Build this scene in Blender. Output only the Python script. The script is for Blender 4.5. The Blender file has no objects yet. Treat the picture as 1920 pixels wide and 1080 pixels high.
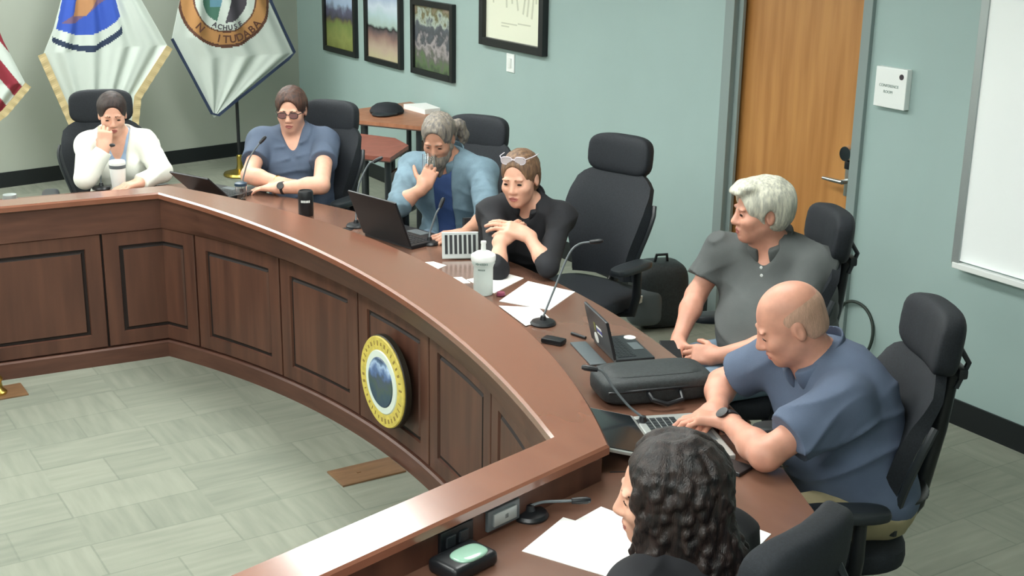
import bpy, bmesh, math, random
import numpy as np
from mathutils import Vector, Matrix

scene = bpy.context.scene
COL = scene.collection
PI = math.pi

# ---------------------------------------------------------------- camera
cam_data = bpy.data.cameras.new('camera')
cam_data.sensor_width = 36.0
cam_data.lens = 45.938
cam_data.clip_start = 0.05
cam = bpy.data.objects.new('camera', cam_data)
COL.objects.link(cam)
R_ = Vector((0.849183, -0.5279, 0.01447))
U_ = Vector((0.142716, 0.255782, 0.956142))
F_ = Vector((0.508449, 0.809875, -0.292545))
cam.matrix_world = Matrix(((R_.x, U_.x, -F_.x, 0), (R_.y, U_.y, -F_.y, 0), (R_.z, U_.z, -F_.z, 2.348272), (0, 0, 0, 1)))
scene.camera = cam

# ---------------------------------------------------------------- view and world
scene.view_settings.view_transform = 'Standard'
scene.view_settings.look = 'None'
scene.view_settings.gamma = 1.0
scene.view_settings.use_curve_mapping = False
scene.view_settings.exposure = 0.0
world = bpy.data.worlds.new('world')
world.use_nodes = True
world.node_tree.nodes['Background'].inputs[0].default_value = (0.8, 0.9, 0.9, 1)
world.node_tree.nodes['Background'].inputs[1].default_value = 0.05
scene.world = world
LAMP_COLOUR = (0.97, 1.0, 0.96, 1)
LAMP_STRENGTH = 19.5
CEILING_Z = 2.80
# ceiling troffers: (x, y)
LAMPS = [(x, y) for y in (-0.7, 1.5, 3.65, 5.85, 8.1, 9.7) for x in (-2.1, 0.35, 2.68) if x < 1 or y > 3]

# ---------------------------------------------------------------- materials
def nodes_of(name):
    m = bpy.data.materials.new(name)
    m.use_nodes = True
    nt = m.node_tree
    return m, nt, nt.nodes['Principled BSDF']

def srgb(r, g, b):
    def f(c):
        c = c / 255.0
        return c / 12.92 if c <= 0.04045 else ((c + 0.055) / 1.055) ** 2.4
    return (f(r), f(g), f(b), 1.0)

def mat(name, col, rough=0.5, metal=0.0, spec=0.5, noise=0.0, nscale=30.0, bump=0.0, bscale=200.0, coat=0.0, sss=0.0, emit=None, estr=0.0, alpha=1.0, trans=0.0, nstretch=(1, 1, 1), col2=None):
    m, nt, b = nodes_of(name)
    b.inputs['Base Color'].default_value = col
    b.inputs['Roughness'].default_value = rough
    b.inputs['Metallic'].default_value = metal
    b.inputs['Specular IOR Level'].default_value = spec
    b.inputs['Coat Weight'].default_value = coat
    b.inputs['Coat Roughness'].default_value = 0.1
    b.inputs['Transmission Weight'].default_value = trans
    if sss:
        b.inputs['Subsurface Weight'].default_value = sss
        b.inputs['Subsurface Radius'].default_value = (0.01, 0.004, 0.002)
        b.inputs['Subsurface Scale'].default_value = 1.0
    if emit:
        b.inputs['Emission Color'].default_value = emit
        b.inputs['Emission Strength'].default_value = estr
    tc = None
    if noise > 0 or bump > 0:
        tc = nt.nodes.new('ShaderNodeTexCoord')
        mp = nt.nodes.new('ShaderNodeMapping')
        mp.inputs['Scale'].default_value = nstretch
        nt.links.new(tc.outputs['Object'], mp.inputs['Vector'])
    if noise > 0:
        n = nt.nodes.new('ShaderNodeTexNoise')
        n.inputs['Scale'].default_value = nscale
        n.inputs['Detail'].default_value = 4
        nt.links.new(mp.outputs['Vector'], n.inputs['Vector'])
        mx = nt.nodes.new('ShaderNodeMix')
        mx.data_type = 'RGBA'
        c2 = col2 if col2 else tuple(max(0, c * (1 - noise)) for c in col[:3]) + (1,)
        c1 = col if col2 else tuple(min(1, c * (1 + noise)) for c in col[:3]) + (1,)
        mx.inputs['A'].default_value = c1
        mx.inputs['B'].default_value = c2
        rp = nt.nodes.new('ShaderNodeMapRange')
        rp.inputs['From Min'].default_value = 0.35
        rp.inputs['From Max'].default_value = 0.65
        nt.links.new(n.outputs['Fac'], rp.inputs['Value'])
        nt.links.new(rp.outputs['Result'], mx.inputs['Factor'])
        nt.links.new(mx.outputs['Result'], b.inputs['Base Color'])
    if bump > 0:
        n2 = nt.nodes.new('ShaderNodeTexNoise')
        n2.inputs['Scale'].default_value = bscale
        n2.inputs['Detail'].default_value = 3
        nt.links.new(mp.outputs['Vector'], n2.inputs['Vector'])
        bp = nt.nodes.new('ShaderNodeBump')
        bp.inputs['Strength'].default_value = bump
        bp.inputs['Distance'].default_value = 0.01
        nt.links.new(n2.outputs['Fac'], bp.inputs['Height'])
        nt.links.new(bp.outputs['Normal'], b.inputs['Normal'])
    return m

def wood(name, ca, cb, rough=0.28, stretch=(1.2, 9, 1.2), scale=2.6, coat=0.25, rotz=0.0, spec=0.5, crough=0.2):
    """veneer: long grain streaks across two tones"""
    m, nt, b = nodes_of(name)
    tc = nt.nodes.new('ShaderNodeTexCoord')
    mp = nt.nodes.new('ShaderNodeMapping')
    mp.inputs['Scale'].default_value = stretch
    mp.inputs['Rotation'].default_value = (0, 0, rotz)
    nt.links.new(tc.outputs['Object'], mp.inputs['Vector'])
    n = nt.nodes.new('ShaderNodeTexNoise')
    n.inputs['Scale'].default_value = scale
    n.inputs['Detail'].default_value = 2.0
    n.inputs['Roughness'].default_value = 0.5
    nt.links.new(mp.outputs['Vector'], n.inputs['Vector'])
    cr = nt.nodes.new('ShaderNodeValToRGB')
    cr.color_ramp.elements[0].position = 0.32
    cr.color_ramp.elements[0].color = ca
    cr.color_ramp.elements[1].position = 0.68
    cr.color_ramp.elements[1].color = cb
    nt.links.new(n.outputs['Fac'], cr.inputs['Fac'])
    nt.links.new(cr.outputs['Color'], b.inputs['Base Color'])
    b.inputs['Roughness'].default_value = rough
    b.inputs['Coat Weight'].default_value = coat
    b.inputs['Coat Roughness'].default_value = crough
    b.inputs['Specular IOR Level'].default_value = spec
    return m

M = {}
M['wall'] = mat('wall_paint', srgb(158, 180, 177), 0.75, noise=0.03, nscale=1.5, bump=0.03, bscale=300)
M['wall_b'] = mat('warm_grey_wall_paint', srgb(170, 176, 164), 0.75, noise=0.03, nscale=1.5, bump=0.03, bscale=300)
M['ceiling'] = mat('ceiling_tile', srgb(225, 228, 224), 0.9, noise=0.05, nscale=60)
M['base'] = mat('rubber_baseboard', srgb(22, 27, 30), 0.45)
M['dais_v'] = wood('cherry_panel', srgb(76, 48, 39), srgb(100, 65, 51), 0.4, stretch=(7, 7, 0.7), scale=2.2, coat=0.1)
M['dais_h'] = wood('cherry_fascia', srgb(84, 54, 44), srgb(100, 66, 53), 0.4, stretch=(3, 3, 18), scale=1.6, coat=0.1)
M['dais_cap'] = wood('cherry_rail_top', srgb(134, 84, 64), srgb(140, 89, 68), 0.25, stretch=(10, 4, 1), scale=1.0, coat=1.0, spec=.8, crough=.15)
M['desk'] = wood('cherry_worktop', srgb(110, 78, 64), srgb(117, 84, 69), 0.26, stretch=(10, 4, 1), scale=1.0, coat=0.4)
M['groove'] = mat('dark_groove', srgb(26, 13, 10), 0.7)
M['oak'] = wood('oak_door_veneer', srgb(166, 112, 58), srgb(188, 134, 76), 0.45, stretch=(6, 6, 0.5), scale=3.0, coat=0.05)
M['frame_paint'] = mat('door_frame_paint', srgb(134, 148, 146), 0.5)
M['steel'] = mat('brushed_steel', srgb(190, 195, 196), 0.3, metal=1.0)
M['chrome'] = mat('chrome', srgb(220, 222, 224), 0.12, metal=1.0)
M['brass'] = mat('brass', srgb(196, 170, 90), 0.3, metal=1.0)
M['mesh_black'] = mat('black_mesh_fabric', srgb(26, 31, 38), 0.75, noise=0.25, nscale=180, bump=0.25, bscale=600)
M['black_plastic'] = mat('black_plastic', srgb(24, 27, 31), 0.38)
M['grey_plastic'] = mat('grey_plastic', srgb(92, 100, 104), 0.4)
M['dark_grey'] = mat('dark_grey_plastic', srgb(40, 45, 49), 0.4)
M['white_plastic'] = mat('white_plastic', srgb(236, 240, 238), 0.35)
M['paper'] = mat('white_paper', srgb(248, 248, 246), 0.8)
M['board'] = mat('whiteboard_enamel', srgb(250, 254, 254), 0.18, coat=0.6)
M['alu'] = mat('anodised_aluminium', srgb(176, 184, 184), 0.4, metal=0.6)
M['glass'] = mat('clear_glass', (1, 1, 1, 1), 0.02, trans=1.0)
M['black_frame'] = mat('black_picture_frame', srgb(24, 26, 28), 0.35)
M['skin_l'] = mat('fair_skin', srgb(222, 170, 146), 0.5, noise=0.06, nscale=25, sss=0.12)
M['skin_p'] = mat('pink_skin', srgb(212, 154, 132), 0.48, noise=0.08, nscale=22, sss=0.12)
M['skin_t'] = mat('tan_skin', srgb(198, 146, 122), 0.5, noise=0.08, nscale=22, sss=0.12)
M['lip'] = mat('lip_skin', srgb(176, 104, 96), 0.42)
M['eye'] = mat('eye_dark', srgb(44, 34, 32), 0.15)
M['bag_cloth'] = mat('black_nylon', srgb(42, 48, 50), 0.6, noise=.2, nscale=90, bump=.2, bscale=300)
M['table_wood'] = wood('table_laminate', srgb(150, 98, 72), srgb(172, 118, 88), .4, stretch=(4, 10, 1), coat=.05)
M['table_red'] = wood('red_table_laminate', srgb(130, 72, 62), srgb(150, 88, 74), .4, stretch=(4, 10, 1), coat=.05)
M['eye_white'] = mat('eye_white', srgb(214, 206, 200), 0.2)

# ---------------------------------------------------------------- carpet
def carpet_material():
    m, nt, b = nodes_of('carpet_tile')
    tc = nt.nodes.new('ShaderNodeTexCoord')
    def mapped(rot, sc):
        mp = nt.nodes.new('ShaderNodeMapping')
        mp.inputs['Rotation'].default_value = (0, 0, rot)
        mp.inputs['Scale'].default_value = sc
        nt.links.new(tc.outputs['Object'], mp.inputs['Vector'])
        return mp
    def streak(sc):
        n = nt.nodes.new('ShaderNodeTexNoise')
        n.inputs['Scale'].default_value = 1.0
        n.inputs['Detail'].default_value = 5
        nt.links.new(mapped(0, sc).outputs['Vector'], n.inputs['Vector'])
        return n
    ch = nt.nodes.new('ShaderNodeTexChecker')      # quarter-turned tiles
    ch.inputs['Scale'].default_value = 1.0
    nt.links.new(mapped(0, (2.0, 2.0, 2.0)).outputs['Vector'], ch.inputs['Vector'])
    a, c = streak((3.0, 26, 1)), streak((26, 3.0, 1))
    mx = nt.nodes.new('ShaderNodeMix')
    mx.data_type = 'FLOAT'
    nt.links.new(ch.outputs['Fac'], mx.inputs['Factor'])
    nt.links.new(a.outputs['Fac'], mx.inputs['A'])
    nt.links.new(c.outputs['Fac'], mx.inputs['B'])
    br = nt.nodes.new('ShaderNodeTexBrick')
    br.inputs['Scale'].default_value = 1.0
    br.inputs['Brick Width'].default_value = 0.5
    br.inputs['Row Height'].default_value = 0.25
    br.inputs['Mortar Size'].default_value = 0.004
    br.inputs['Bias'].default_value = 0.0
    br.inputs['Color1'].default_value = (0.40, 0.40, 0.40, 1)
    br.inputs['Color2'].default_value = (0.62, 0.62, 0.62, 1)
    br.inputs['Mortar'].default_value = (0.30, 0.30, 0.30, 1)
    nt.links.new(mapped(0, (1, 1, 1)).outputs['Vector'], br.inputs['Vector'])
    ad = nt.nodes.new('ShaderNodeMix')
    ad.data_type = 'FLOAT'
    ad.inputs['Factor'].default_value = 0.55
    nt.links.new(mx.outputs['Result'], ad.inputs['A'])
    nt.links.new(br.outputs['Color'], ad.inputs['B'])
    cr = nt.nodes.new('ShaderNodeValToRGB')
    cr.color_ramp.elements[0].position = 0.32
    cr.color_ramp.elements[0].color = srgb(120, 125, 114)
    cr.color_ramp.elements[1].position = 0.66
    cr.color_ramp.elements[1].color = srgb(146, 149, 136)
    nt.links.new(ad.outputs['Result'], cr.inputs['Fac'])
    nt.links.new(cr.outputs['Color'], b.inputs['Base Color'])
    b.inputs['Roughness'].default_value = 0.95
    b.inputs['Specular IOR Level'].default_value = 0.15
    n2 = nt.nodes.new('ShaderNodeTexNoise')
    n2.inputs['Scale'].default_value = 350
    nt.links.new(tc.outputs['Object'], n2.inputs['Vector'])
    bp = nt.nodes.new('ShaderNodeBump')
    bp.inputs['Strength'].default_value = 0.3
    bp.inputs['Distance'].default_value = 0.004
    nt.links.new(n2.outputs['Fac'], bp.inputs['Height'])
    nt.links.new(bp.outputs['Normal'], b.inputs['Normal'])
    return m
M['carpet'] = carpet_material()

# ---------------------------------------------------------------- object helpers
def smooth(me, angle=0.7):
    me.polygons.foreach_set('use_smooth', [True] * len(me.polygons))
    if angle:
        try:
            me.set_sharp_from_angle(angle=angle)
        except Exception:
            pass

def link(name, me, mats, parent=None, loc=None, sm=True, angle=0.7):
    if mats is not None:
        for mm in (mats if isinstance(mats, (list, tuple)) else [mats]):
            me.materials.append(mm)
    if sm:
        smooth(me, angle)
    o = bpy.data.objects.new(name, me)
    COL.objects.link(o)
    if parent is not None:
        o.parent = parent
    if loc is not None:
        o.location = loc
    return o

def tag(o, label=None, cat=None, group=None, kind=None):
    if label: o['label'] = label
    if cat: o['category'] = cat
    if group: o['group'] = group
    if kind: o['kind'] = kind
    return o

def thing(name, label, cat, loc=(0, 0, 0), rotz=0.0, group=None):
    o = bpy.data.objects.new(name, None)
    o.empty_display_size = 0.1
    COL.objects.link(o)
    o.location = loc
    o.rotation_euler = (0, 0, rotz)
    return tag(o, label, cat, group)

def dup(root, loc, rotz, label, group=None):
    r = root.copy(); COL.objects.link(r)
    r.location = loc; r.rotation_euler = (0, 0, rotz)
    r['label'] = label
    if group: r['group'] = group
    for ch in list(root.children):
        c = ch.copy(); COL.objects.link(c); c.parent = r
        for g in list(ch.children):
            d = g.copy(); COL.objects.link(d); d.parent = c
    return r

def face_rot(fx, fy):
    """z rotation that turns local +Y to the direction (fx, fy)"""
    return math.atan2(-fx, fy)

class MB:
    """collects simple solids into one mesh"""
    def __init__(self):
        self.bm = bmesh.new()
    def _xf(self, verts, M4):
        bmesh.ops.transform(self.bm, matrix=M4, verts=verts)
    def box(self, c, s, bev=0.0, rot=None, seg=2):
        r = bmesh.ops.create_cube(self.bm, size=1.0)
        vs = r['verts']
        bmesh.ops.scale(self.bm, vec=s, verts=vs)
        if bev > 0:
            es = list({e for v in vs for e in v.link_edges})
            rr = bmesh.ops.bevel(self.bm, geom=es, offset=bev, segments=seg, affect='EDGES', profile=0.6)
            vs = list({v for f in rr['faces'] for v in f.verts} | {v for v in vs if v.is_valid})
            vs = self._island(vs)
        M4 = Matrix.Translation(c) @ (rot.to_4x4() if rot is not None else Matrix.Identity(4))
        self._xf(vs, M4)
        return self
    def _island(self, vs):
        seen = set(vs); st = list(vs)
        while st:
            v = st.pop()
            for e in v.link_edges:
                w = e.other_vert(v)
                if w not in seen:
                    seen.add(w); st.append(w)
        return list(seen)
    def cyl(self, a, b, r1, r2=None, seg=20, cap=True):
        a, b = Vector(a), Vector(b)
        r2 = r1 if r2 is None else r2
        d = b - a
        q = d.to_track_quat('Z', 'Y').to_matrix()
        ring = []
        for p, r in ((a, r1), (b, r2)):
            ring.append([self.bm.verts.new(p + q @ Vector((r * math.cos(2 * PI * i / seg), r * math.sin(2 * PI * i / seg), 0))) for i in range(seg)])
        for i in range(seg):
            j = (i + 1) % seg
            self.bm.faces.new((ring[0][i], ring[0][j], ring[1][j], ring[1][i]))
        if cap:
            self.bm.faces.new(list(reversed(ring[0])))
            self.bm.faces.new(ring[1])
        return self
    def tube(self, pts, r, seg=10, closed=False):
        pts = [Vector(p) for p in pts]
        n = len(pts)
        rs = r if isinstance(r, (list, tuple)) else [r] * n
        rings = []
        up = None
        for i, p in enumerate(pts):
            if closed:
                t = pts[(i + 1) % n] - pts[i - 1]
            else:
                t = pts[min(i + 1, n - 1)] - pts[max(i - 1, 0)]
            t.normalize()
            if up is None:
                up = Vector((0, 0, 1)) if abs(t.z) < 0.9 else Vector((1, 0, 0))
            s = t.cross(up).normalized()
            up = s.cross(t).normalized()
            rings.append([self.bm.verts.new(p + rs[i] * (math.cos(2 * PI * k / seg) * s + math.sin(2 * PI * k / seg) * up)) for k in range(seg)])
        m = n if closed else n - 1
        for i in range(m):
            A, B = rings[i], rings[(i + 1) % n]
            for k in range(seg):
                l = (k + 1) % seg
                self.bm.faces.new((A[k], A[l], B[l], B[k]))
        if not closed:
            self.bm.faces.new(list(reversed(rings[0])))
            self.bm.faces.new(rings[-1])
        return self
    def lathe(self, prof, c=(0, 0, 0), seg=28, axis=None):
        c = Vector(c)
        q = axis.to_matrix() if axis is not None else Matrix.Identity(3)
        rings = []
        for r, z in prof:
            if r < 1e-6:
                rings.append([self.bm.verts.new(c + q @ Vector((0, 0, z)))])
            else:
                rings.append([self.bm.verts.new(c + q @ Vector((r * math.cos(2 * PI * i / seg), r * math.sin(2 * PI * i / seg), z))) for i in range(seg)])
        for A, B in zip(rings, rings[1:]):
            if len(A) == 1 and len(B) == 1: continue
            for i in range(seg):
                j = (i + 1) % seg
                if len(A) == 1: self.bm.faces.new((A[0], B[j], B[i]))
                elif len(B) == 1: self.bm.faces.new((A[i], A[j], B[0]))
                else: self.bm.faces.new((A[i], A[j], B[j], B[i]))
        if len(rings[0]) > 1: self.bm.faces.new(list(reversed(rings[0])))
        if len(rings[-1]) > 1: self.bm.faces.new(rings[-1])
        return self
    def prism(self, poly, z0, z1):
        lo = [self.bm.verts.new((x, y, z0)) for x, y in poly]
        hi = [self.bm.verts.new((x, y, z1)) for x, y in poly]
        n = len(poly)
        self.bm.faces.new(list(reversed(lo)))
        self.bm.faces.new(hi)
        for i in range(n):
            j = (i + 1) % n
            self.bm.faces.new((lo[i], lo[j], hi[j], hi[i]))
        return self
    def slab(self, nu, nv, fn, thick):
        """closed curved sheet: fn(u, v) -> point; thick(u, v) offset along the normal"""
        P = [[Vector(fn(i / (nu - 1), j / (nv - 1))) for j in range(nv)] for i in range(nu)]
        N = [[None] * nv for _ in range(nu)]
        for i in range(nu):
            for j in range(nv):
                a = P[min(i + 1, nu - 1)][j] - P[max(i - 1, 0)][j]
                b = P[i][min(j + 1, nv - 1)] - P[i][max(j - 1, 0)]
                N[i][j] = a.cross(b).normalized()
        A = [[self.bm.verts.new(P[i][j]) for j in range(nv)] for i in range(nu)]
        B = [[self.bm.verts.new(P[i][j] + N[i][j] * thick(i / (nu - 1), j / (nv - 1))) for j in range(nv)] for i in range(nu)]
        for i in range(nu - 1):
            for j in range(nv - 1):
                self.bm.faces.new((A[i][j], A[i][j + 1], A[i + 1][j + 1], A[i + 1][j]))
                self.bm.faces.new((B[i][j], B[i + 1][j], B[i + 1][j + 1], B[i][j + 1]))
        for i in range(nu - 1):
            self.bm.faces.new((A[i][0], A[i + 1][0], B[i + 1][0], B[i][0]))
            self.bm.faces.new((A[i + 1][nv - 1], A[i][nv - 1], B[i][nv - 1], B[i + 1][nv - 1]))
        for j in range(nv - 1):
            self.bm.faces.new((A[0][j + 1], A[0][j], B[0][j], B[0][j + 1]))
            self.bm.faces.new((A[nu - 1][j], A[nu - 1][j + 1], B[nu - 1][j + 1], B[nu - 1][j]))
        return self
    def pillow(self, c, r, e=(0.5, 0.5), rot=None, nu=28, nv=16, bend=0.0):
        """superellipsoid cushion"""
        def sp(w, m): return math.copysign(abs(w) ** m, w)
        rows = []
        for j in range(nv + 1):
            ph = -PI / 2 + PI * j / nv
            row = []
            for i in range(nu):
                th = 2 * PI * i / nu
                cx = sp(math.cos(ph), e[0]) * sp(math.cos(th), e[1])
                cy = sp(math.cos(ph), e[0]) * sp(math.sin(th), e[1])
                cz = sp(math.sin(ph), e[0])
                p = Vector((cx * r[0], cy * r[1] , cz * r[2]))
                p.y += bend * cx * cx
                if rot is not None: p = rot @ p
                row.append(p + Vector(c))
            rows.append(row)
        vb = self.bm.verts.new(sum(rows[0], Vector()) / nu)
        vt = self.bm.verts.new(sum(rows[-1], Vector()) / nu)
        V = [[self.bm.verts.new(p) for p in row] for row in rows[1:-1]]
        for A, B in zip(V, V[1:]):
            for i in range(nu):
                j = (i + 1) % nu
                self.bm.faces.new((A[i], A[j], B[j], B[i]))
        for i in range(nu):
            j = (i + 1) % nu
            self.bm.faces.new((vb, V[0][j], V[0][i]))
            self.bm.faces.new((V[-1][i], V[-1][j], vt))
        return self
    def build(self, name, m, parent=None, loc=None, sm=True, angle=0.7, normals=True):
        if normals:
            bmesh.ops.recalc_face_normals(self.bm, faces=self.bm.faces)
        me = bpy.data.meshes.new(name)
        self.bm.to_mesh(me)
        self.bm.free()
        return link(name, me, m, parent, loc, sm, angle)

def text_mesh(s, size, name='lettering', extrude=0.0006, align='CENTER', bold=0.0):
    cu = bpy.data.curves.new(name, 'FONT')
    cu.body = s; cu.size = size; cu.align_x = align; cu.align_y = 'CENTER'; cu.extrude = extrude; cu.offset = bold
    o = bpy.data.objects.new(name, cu)
    COL.objects.link(o)
    dg = bpy.context.evaluated_depsgraph_get()
    dg.update()
    me = bpy.data.meshes.new_from_object(o.evaluated_get(dg))
    bpy.data.objects.remove(o)
    bpy.data.curves.remove(cu)
    me.materials.clear()
    return me

def Rz(a): return Matrix.Rotation(a, 3, 'Z')
def Rx(a): return Matrix.Rotation(a, 3, 'X')
def Ry(a): return Matrix.Rotation(a, 3, 'Y')
# ================================================================ the room
WX = 4.74                                   # plane of the right wall
def back_y(x): return 10.82 + (x - 2.0) * 0.174
XL, YF = -4.6, -3.4
def struct(o): o['kind'] = 'structure'; return o

struct(MB().prism([(XL - .1, YF - .1), (WX + .3, YF - .1), (WX + .3, back_y(WX + .3) + .1), (XL - .1, back_y(XL - .1) + .1)], -0.06, 0.0).build('floor', M['carpet'], sm=False))
struct(MB().prism([(XL - .1, YF - .1), (WX + .3, YF - .1), (WX + .3, back_y(WX + .3) + .1), (XL - .1, back_y(XL - .1) + .1)], CEILING_Z, CEILING_Z + .06).build('ceiling', M['ceiling'], sm=False))
DY0, DY1, DZ1 = 4.43, 5.36, 2.16            # door opening in the right wall
w = MB()
w.box((WX + .075, (YF + DY0) / 2, CEILING_Z / 2), (.15, DY0 - YF, CEILING_Z))
w.box((WX + .075, (DY1 + back_y(WX)) / 2, CEILING_Z / 2), (.15, back_y(WX) - DY1, CEILING_Z))
w.box((WX + .075, (DY0 + DY1) / 2, (DZ1 + CEILING_Z) / 2), (.15, DY1 - DY0, CEILING_Z - DZ1))
struct(w.build('wall_right', M['wall'], sm=False))
struct(MB().prism([(XL, back_y(XL)), (WX + .15, back_y(WX + .15)), (WX + .15, back_y(WX + .15) + .12), (XL, back_y(XL) + .12)], 0, CEILING_Z).build('wall_back', M['wall_b'], sm=False))
struct(MB().box((XL - .05, (YF + back_y(XL)) / 2, CEILING_Z / 2), (.1, back_y(XL) - YF, CEILING_Z)).build('wall_left', M['wall'], sm=False))
struct(MB().box(((XL + WX) / 2, YF - .05, CEILING_Z / 2), (WX - XL, .1, CEILING_Z)).build('wall_front', M['wall'], sm=False))
BH = .122
b = MB()
b.box((WX - .005, (YF + DY0 - .05) / 2, BH / 2), (.010, DY0 - .05 - YF, BH))
b.box((WX - .005, (DY1 + .06 + back_y(WX)) / 2, BH / 2), (.010, back_y(WX) - DY1 - .06, BH))
struct(b.build('baseboard_right', M['base'], sm=False))
struct(MB().prism([(XL, back_y(XL) - .010), (WX - .01, back_y(WX - .01) - .010), (WX - .01, back_y(WX - .01)), (XL, back_y(XL))], 0, BH).build('baseboard_back', M['base'], sm=False))

# door frame and door leaf
f = MB()
for y0, y1 in ((DY0 - .045, DY0 + .012), (DY1 - .012, DY1 + .06)):
    f.box((WX - .008, (y0 + y1) / 2, (DZ1 + .05) / 2), (.030, y1 - y0, DZ1 + .05), .003)
    s0 = y1 - .02 if y0 < DY0 else y0
    f.box((WX + .07, s0 + .01, DZ1 / 2), (.13, .02, DZ1), .002)
f.box((WX - .008, (DY0 + DY1) / 2, DZ1 + .02), (.030, DY1 - DY0 + .02, .06), .003)
f.box((WX + .02, DY1 - .03, DZ1 / 2), (.02, .035, DZ1), .002)
struct(f.build('trim_1', M['frame_paint'], sm=False))
d = struct(MB().box((WX + .075, (DY0 + DY1) / 2, DZ1 / 2), (.044, DY1 - DY0 - .034, DZ1 - .012), .003).build('door_1', M['oak'], sm=False))
hd = MB()
hd.box((WX + .049, 4.498, 1.005), (.012, .06, .20), .004)
hd.build('lock_plate', M['steel'], d)
hl = MB()
hl.cyl((WX + .05, 4.498, .985), (WX - .008, 4.498, .985), .012)
hl.tube([(WX - .008, 4.492, .985), (WX - .012, 4.53, .985), (WX - .010, 4.58, .984), (WX - .006, 4.625, .983)], [.011, .011, .010, .008], 12)
hl.build('door_handle', M['steel'], d)
db = MB().cyl((WX + .053, 4.50, 1.125), (WX + .002, 4.50, 1.125), .044, .036, 24)
db.build('deadbolt', M['chrome'], d)
MB().box((WX + .036, 4.50, 1.065), (.03, .034, .04), .006).build('keypad', M['black_plastic'], d)

# ---- whiteboard
wb = thing('whiteboard', 'large white glossy whiteboard with pale frame and tray on right wall', 'whiteboard', (WX, 2.8, .76))
Y0, Y1, Z0, Z1 = -.92, .935, .012, 1.24
MB().box((-.010, (Y0 + Y1) / 2, (Z0 + Z1) / 2), (.012, Y1 - Y0, Z1 - Z0)).build('board_surface', M['board'], wb, sm=False)
fr = MB()
fr.box((-.012, Y1 + .020, (Z0 + Z1) / 2), (.024, .042, Z1 - Z0 + .04), .003)
fr.box((-.012, Y0 - .020, (Z0 + Z1) / 2), (.024, .042, Z1 - Z0 + .04), .003)
fr.box((-.012, (Y0 + Y1) / 2, Z1 + .01), (.024, Y1 - Y0, .04), .003)
fr.build('board_frame', M['alu'], wb, sm=False)
MB().box((-.034, (Y0 + Y1) / 2 , -.004), (.068, Y1 - Y0, .016), .004).box((-.064, (Y0 + Y1) / 2, .006), (.008, Y1 - Y0, .018), .003).build('pen_tray', M['white_plastic'], wb, sm=False)

# ---- room sign
sg = thing('wall_sign', 'white square room sign with two lines of grey text beside the door', 'sign', (WX, 4.222, 1.487))
MB().box((-.0175, 0, 0), (.035, .188, .186), .004).build('sign_panel', M['white_plastic'], sg, sm=False)
SIGN_ROT = Matrix(((0, 0, -1), (-1, 0, 0), (0, 1, 0)))       # text x -> -Y, text y -> +Z, faces -X
def put_text(s, size, m, parent, loc, rot, name='lettering', sx=1.0):
    me = text_mesh(s, size)
    me.transform(Matrix.Translation(loc) @ rot.to_4x4() @ Matrix.Diagonal((sx, 1, 1, 1)))
    return link(name, me, m, parent, sm=False)
M['sign_ink'] = mat('grey_sign_ink', srgb(120, 140, 134), 0.6)
M['dark_ink'] = mat('dark_ink', srgb(58, 50, 56), 0.6)
put_text('CONFERENCE', .0185, M['sign_ink'], sg, Vector((-.0358, .008, .008)), SIGN_ROT)
put_text('ROOM', .0185, M['sign_ink'], sg, Vector((-.0358, .010, -.020)), SIGN_ROT)
MB().cyl((-.035, -.063, .057), (-.0365, -.063, .057), .013, seg=24).build('dot_mark', M['dark_ink'], sg)

# ---- switch, outlet
sw = thing('light_switch', 'white light switch plate on wall below the framed certificate', 'light switch', (WX, 7.605, 1.21))
MB().box((-.004, 0, 0), (.008, .10, .125), .003).build('switch_plate', M['white_plastic'], sw, sm=False)
MB().box((-.010, 0, 0), (.012, .035, .065), .002).build('rocker', M['white_plastic'], sw, sm=False)
M['ivory'] = mat('ivory_plastic', srgb(206, 206, 176), 0.4)
ol = thing('wall_outlet', 'ivory wall outlet low on wall beside the empty black chair', 'outlet', (WX, 6.80, .425))
MB().box((-.004, 0, 0), (.008, .10, .112), .003).build('outlet_plate', M['ivory'], ol, sm=False)
o2 = MB()
for dz in (-.024, .024):
    o2.box((-.009, 0, dz), (.006, .04, .030), .002)
o2.build('receptacle', M['grey_plastic'], ol, sm=False)

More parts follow.
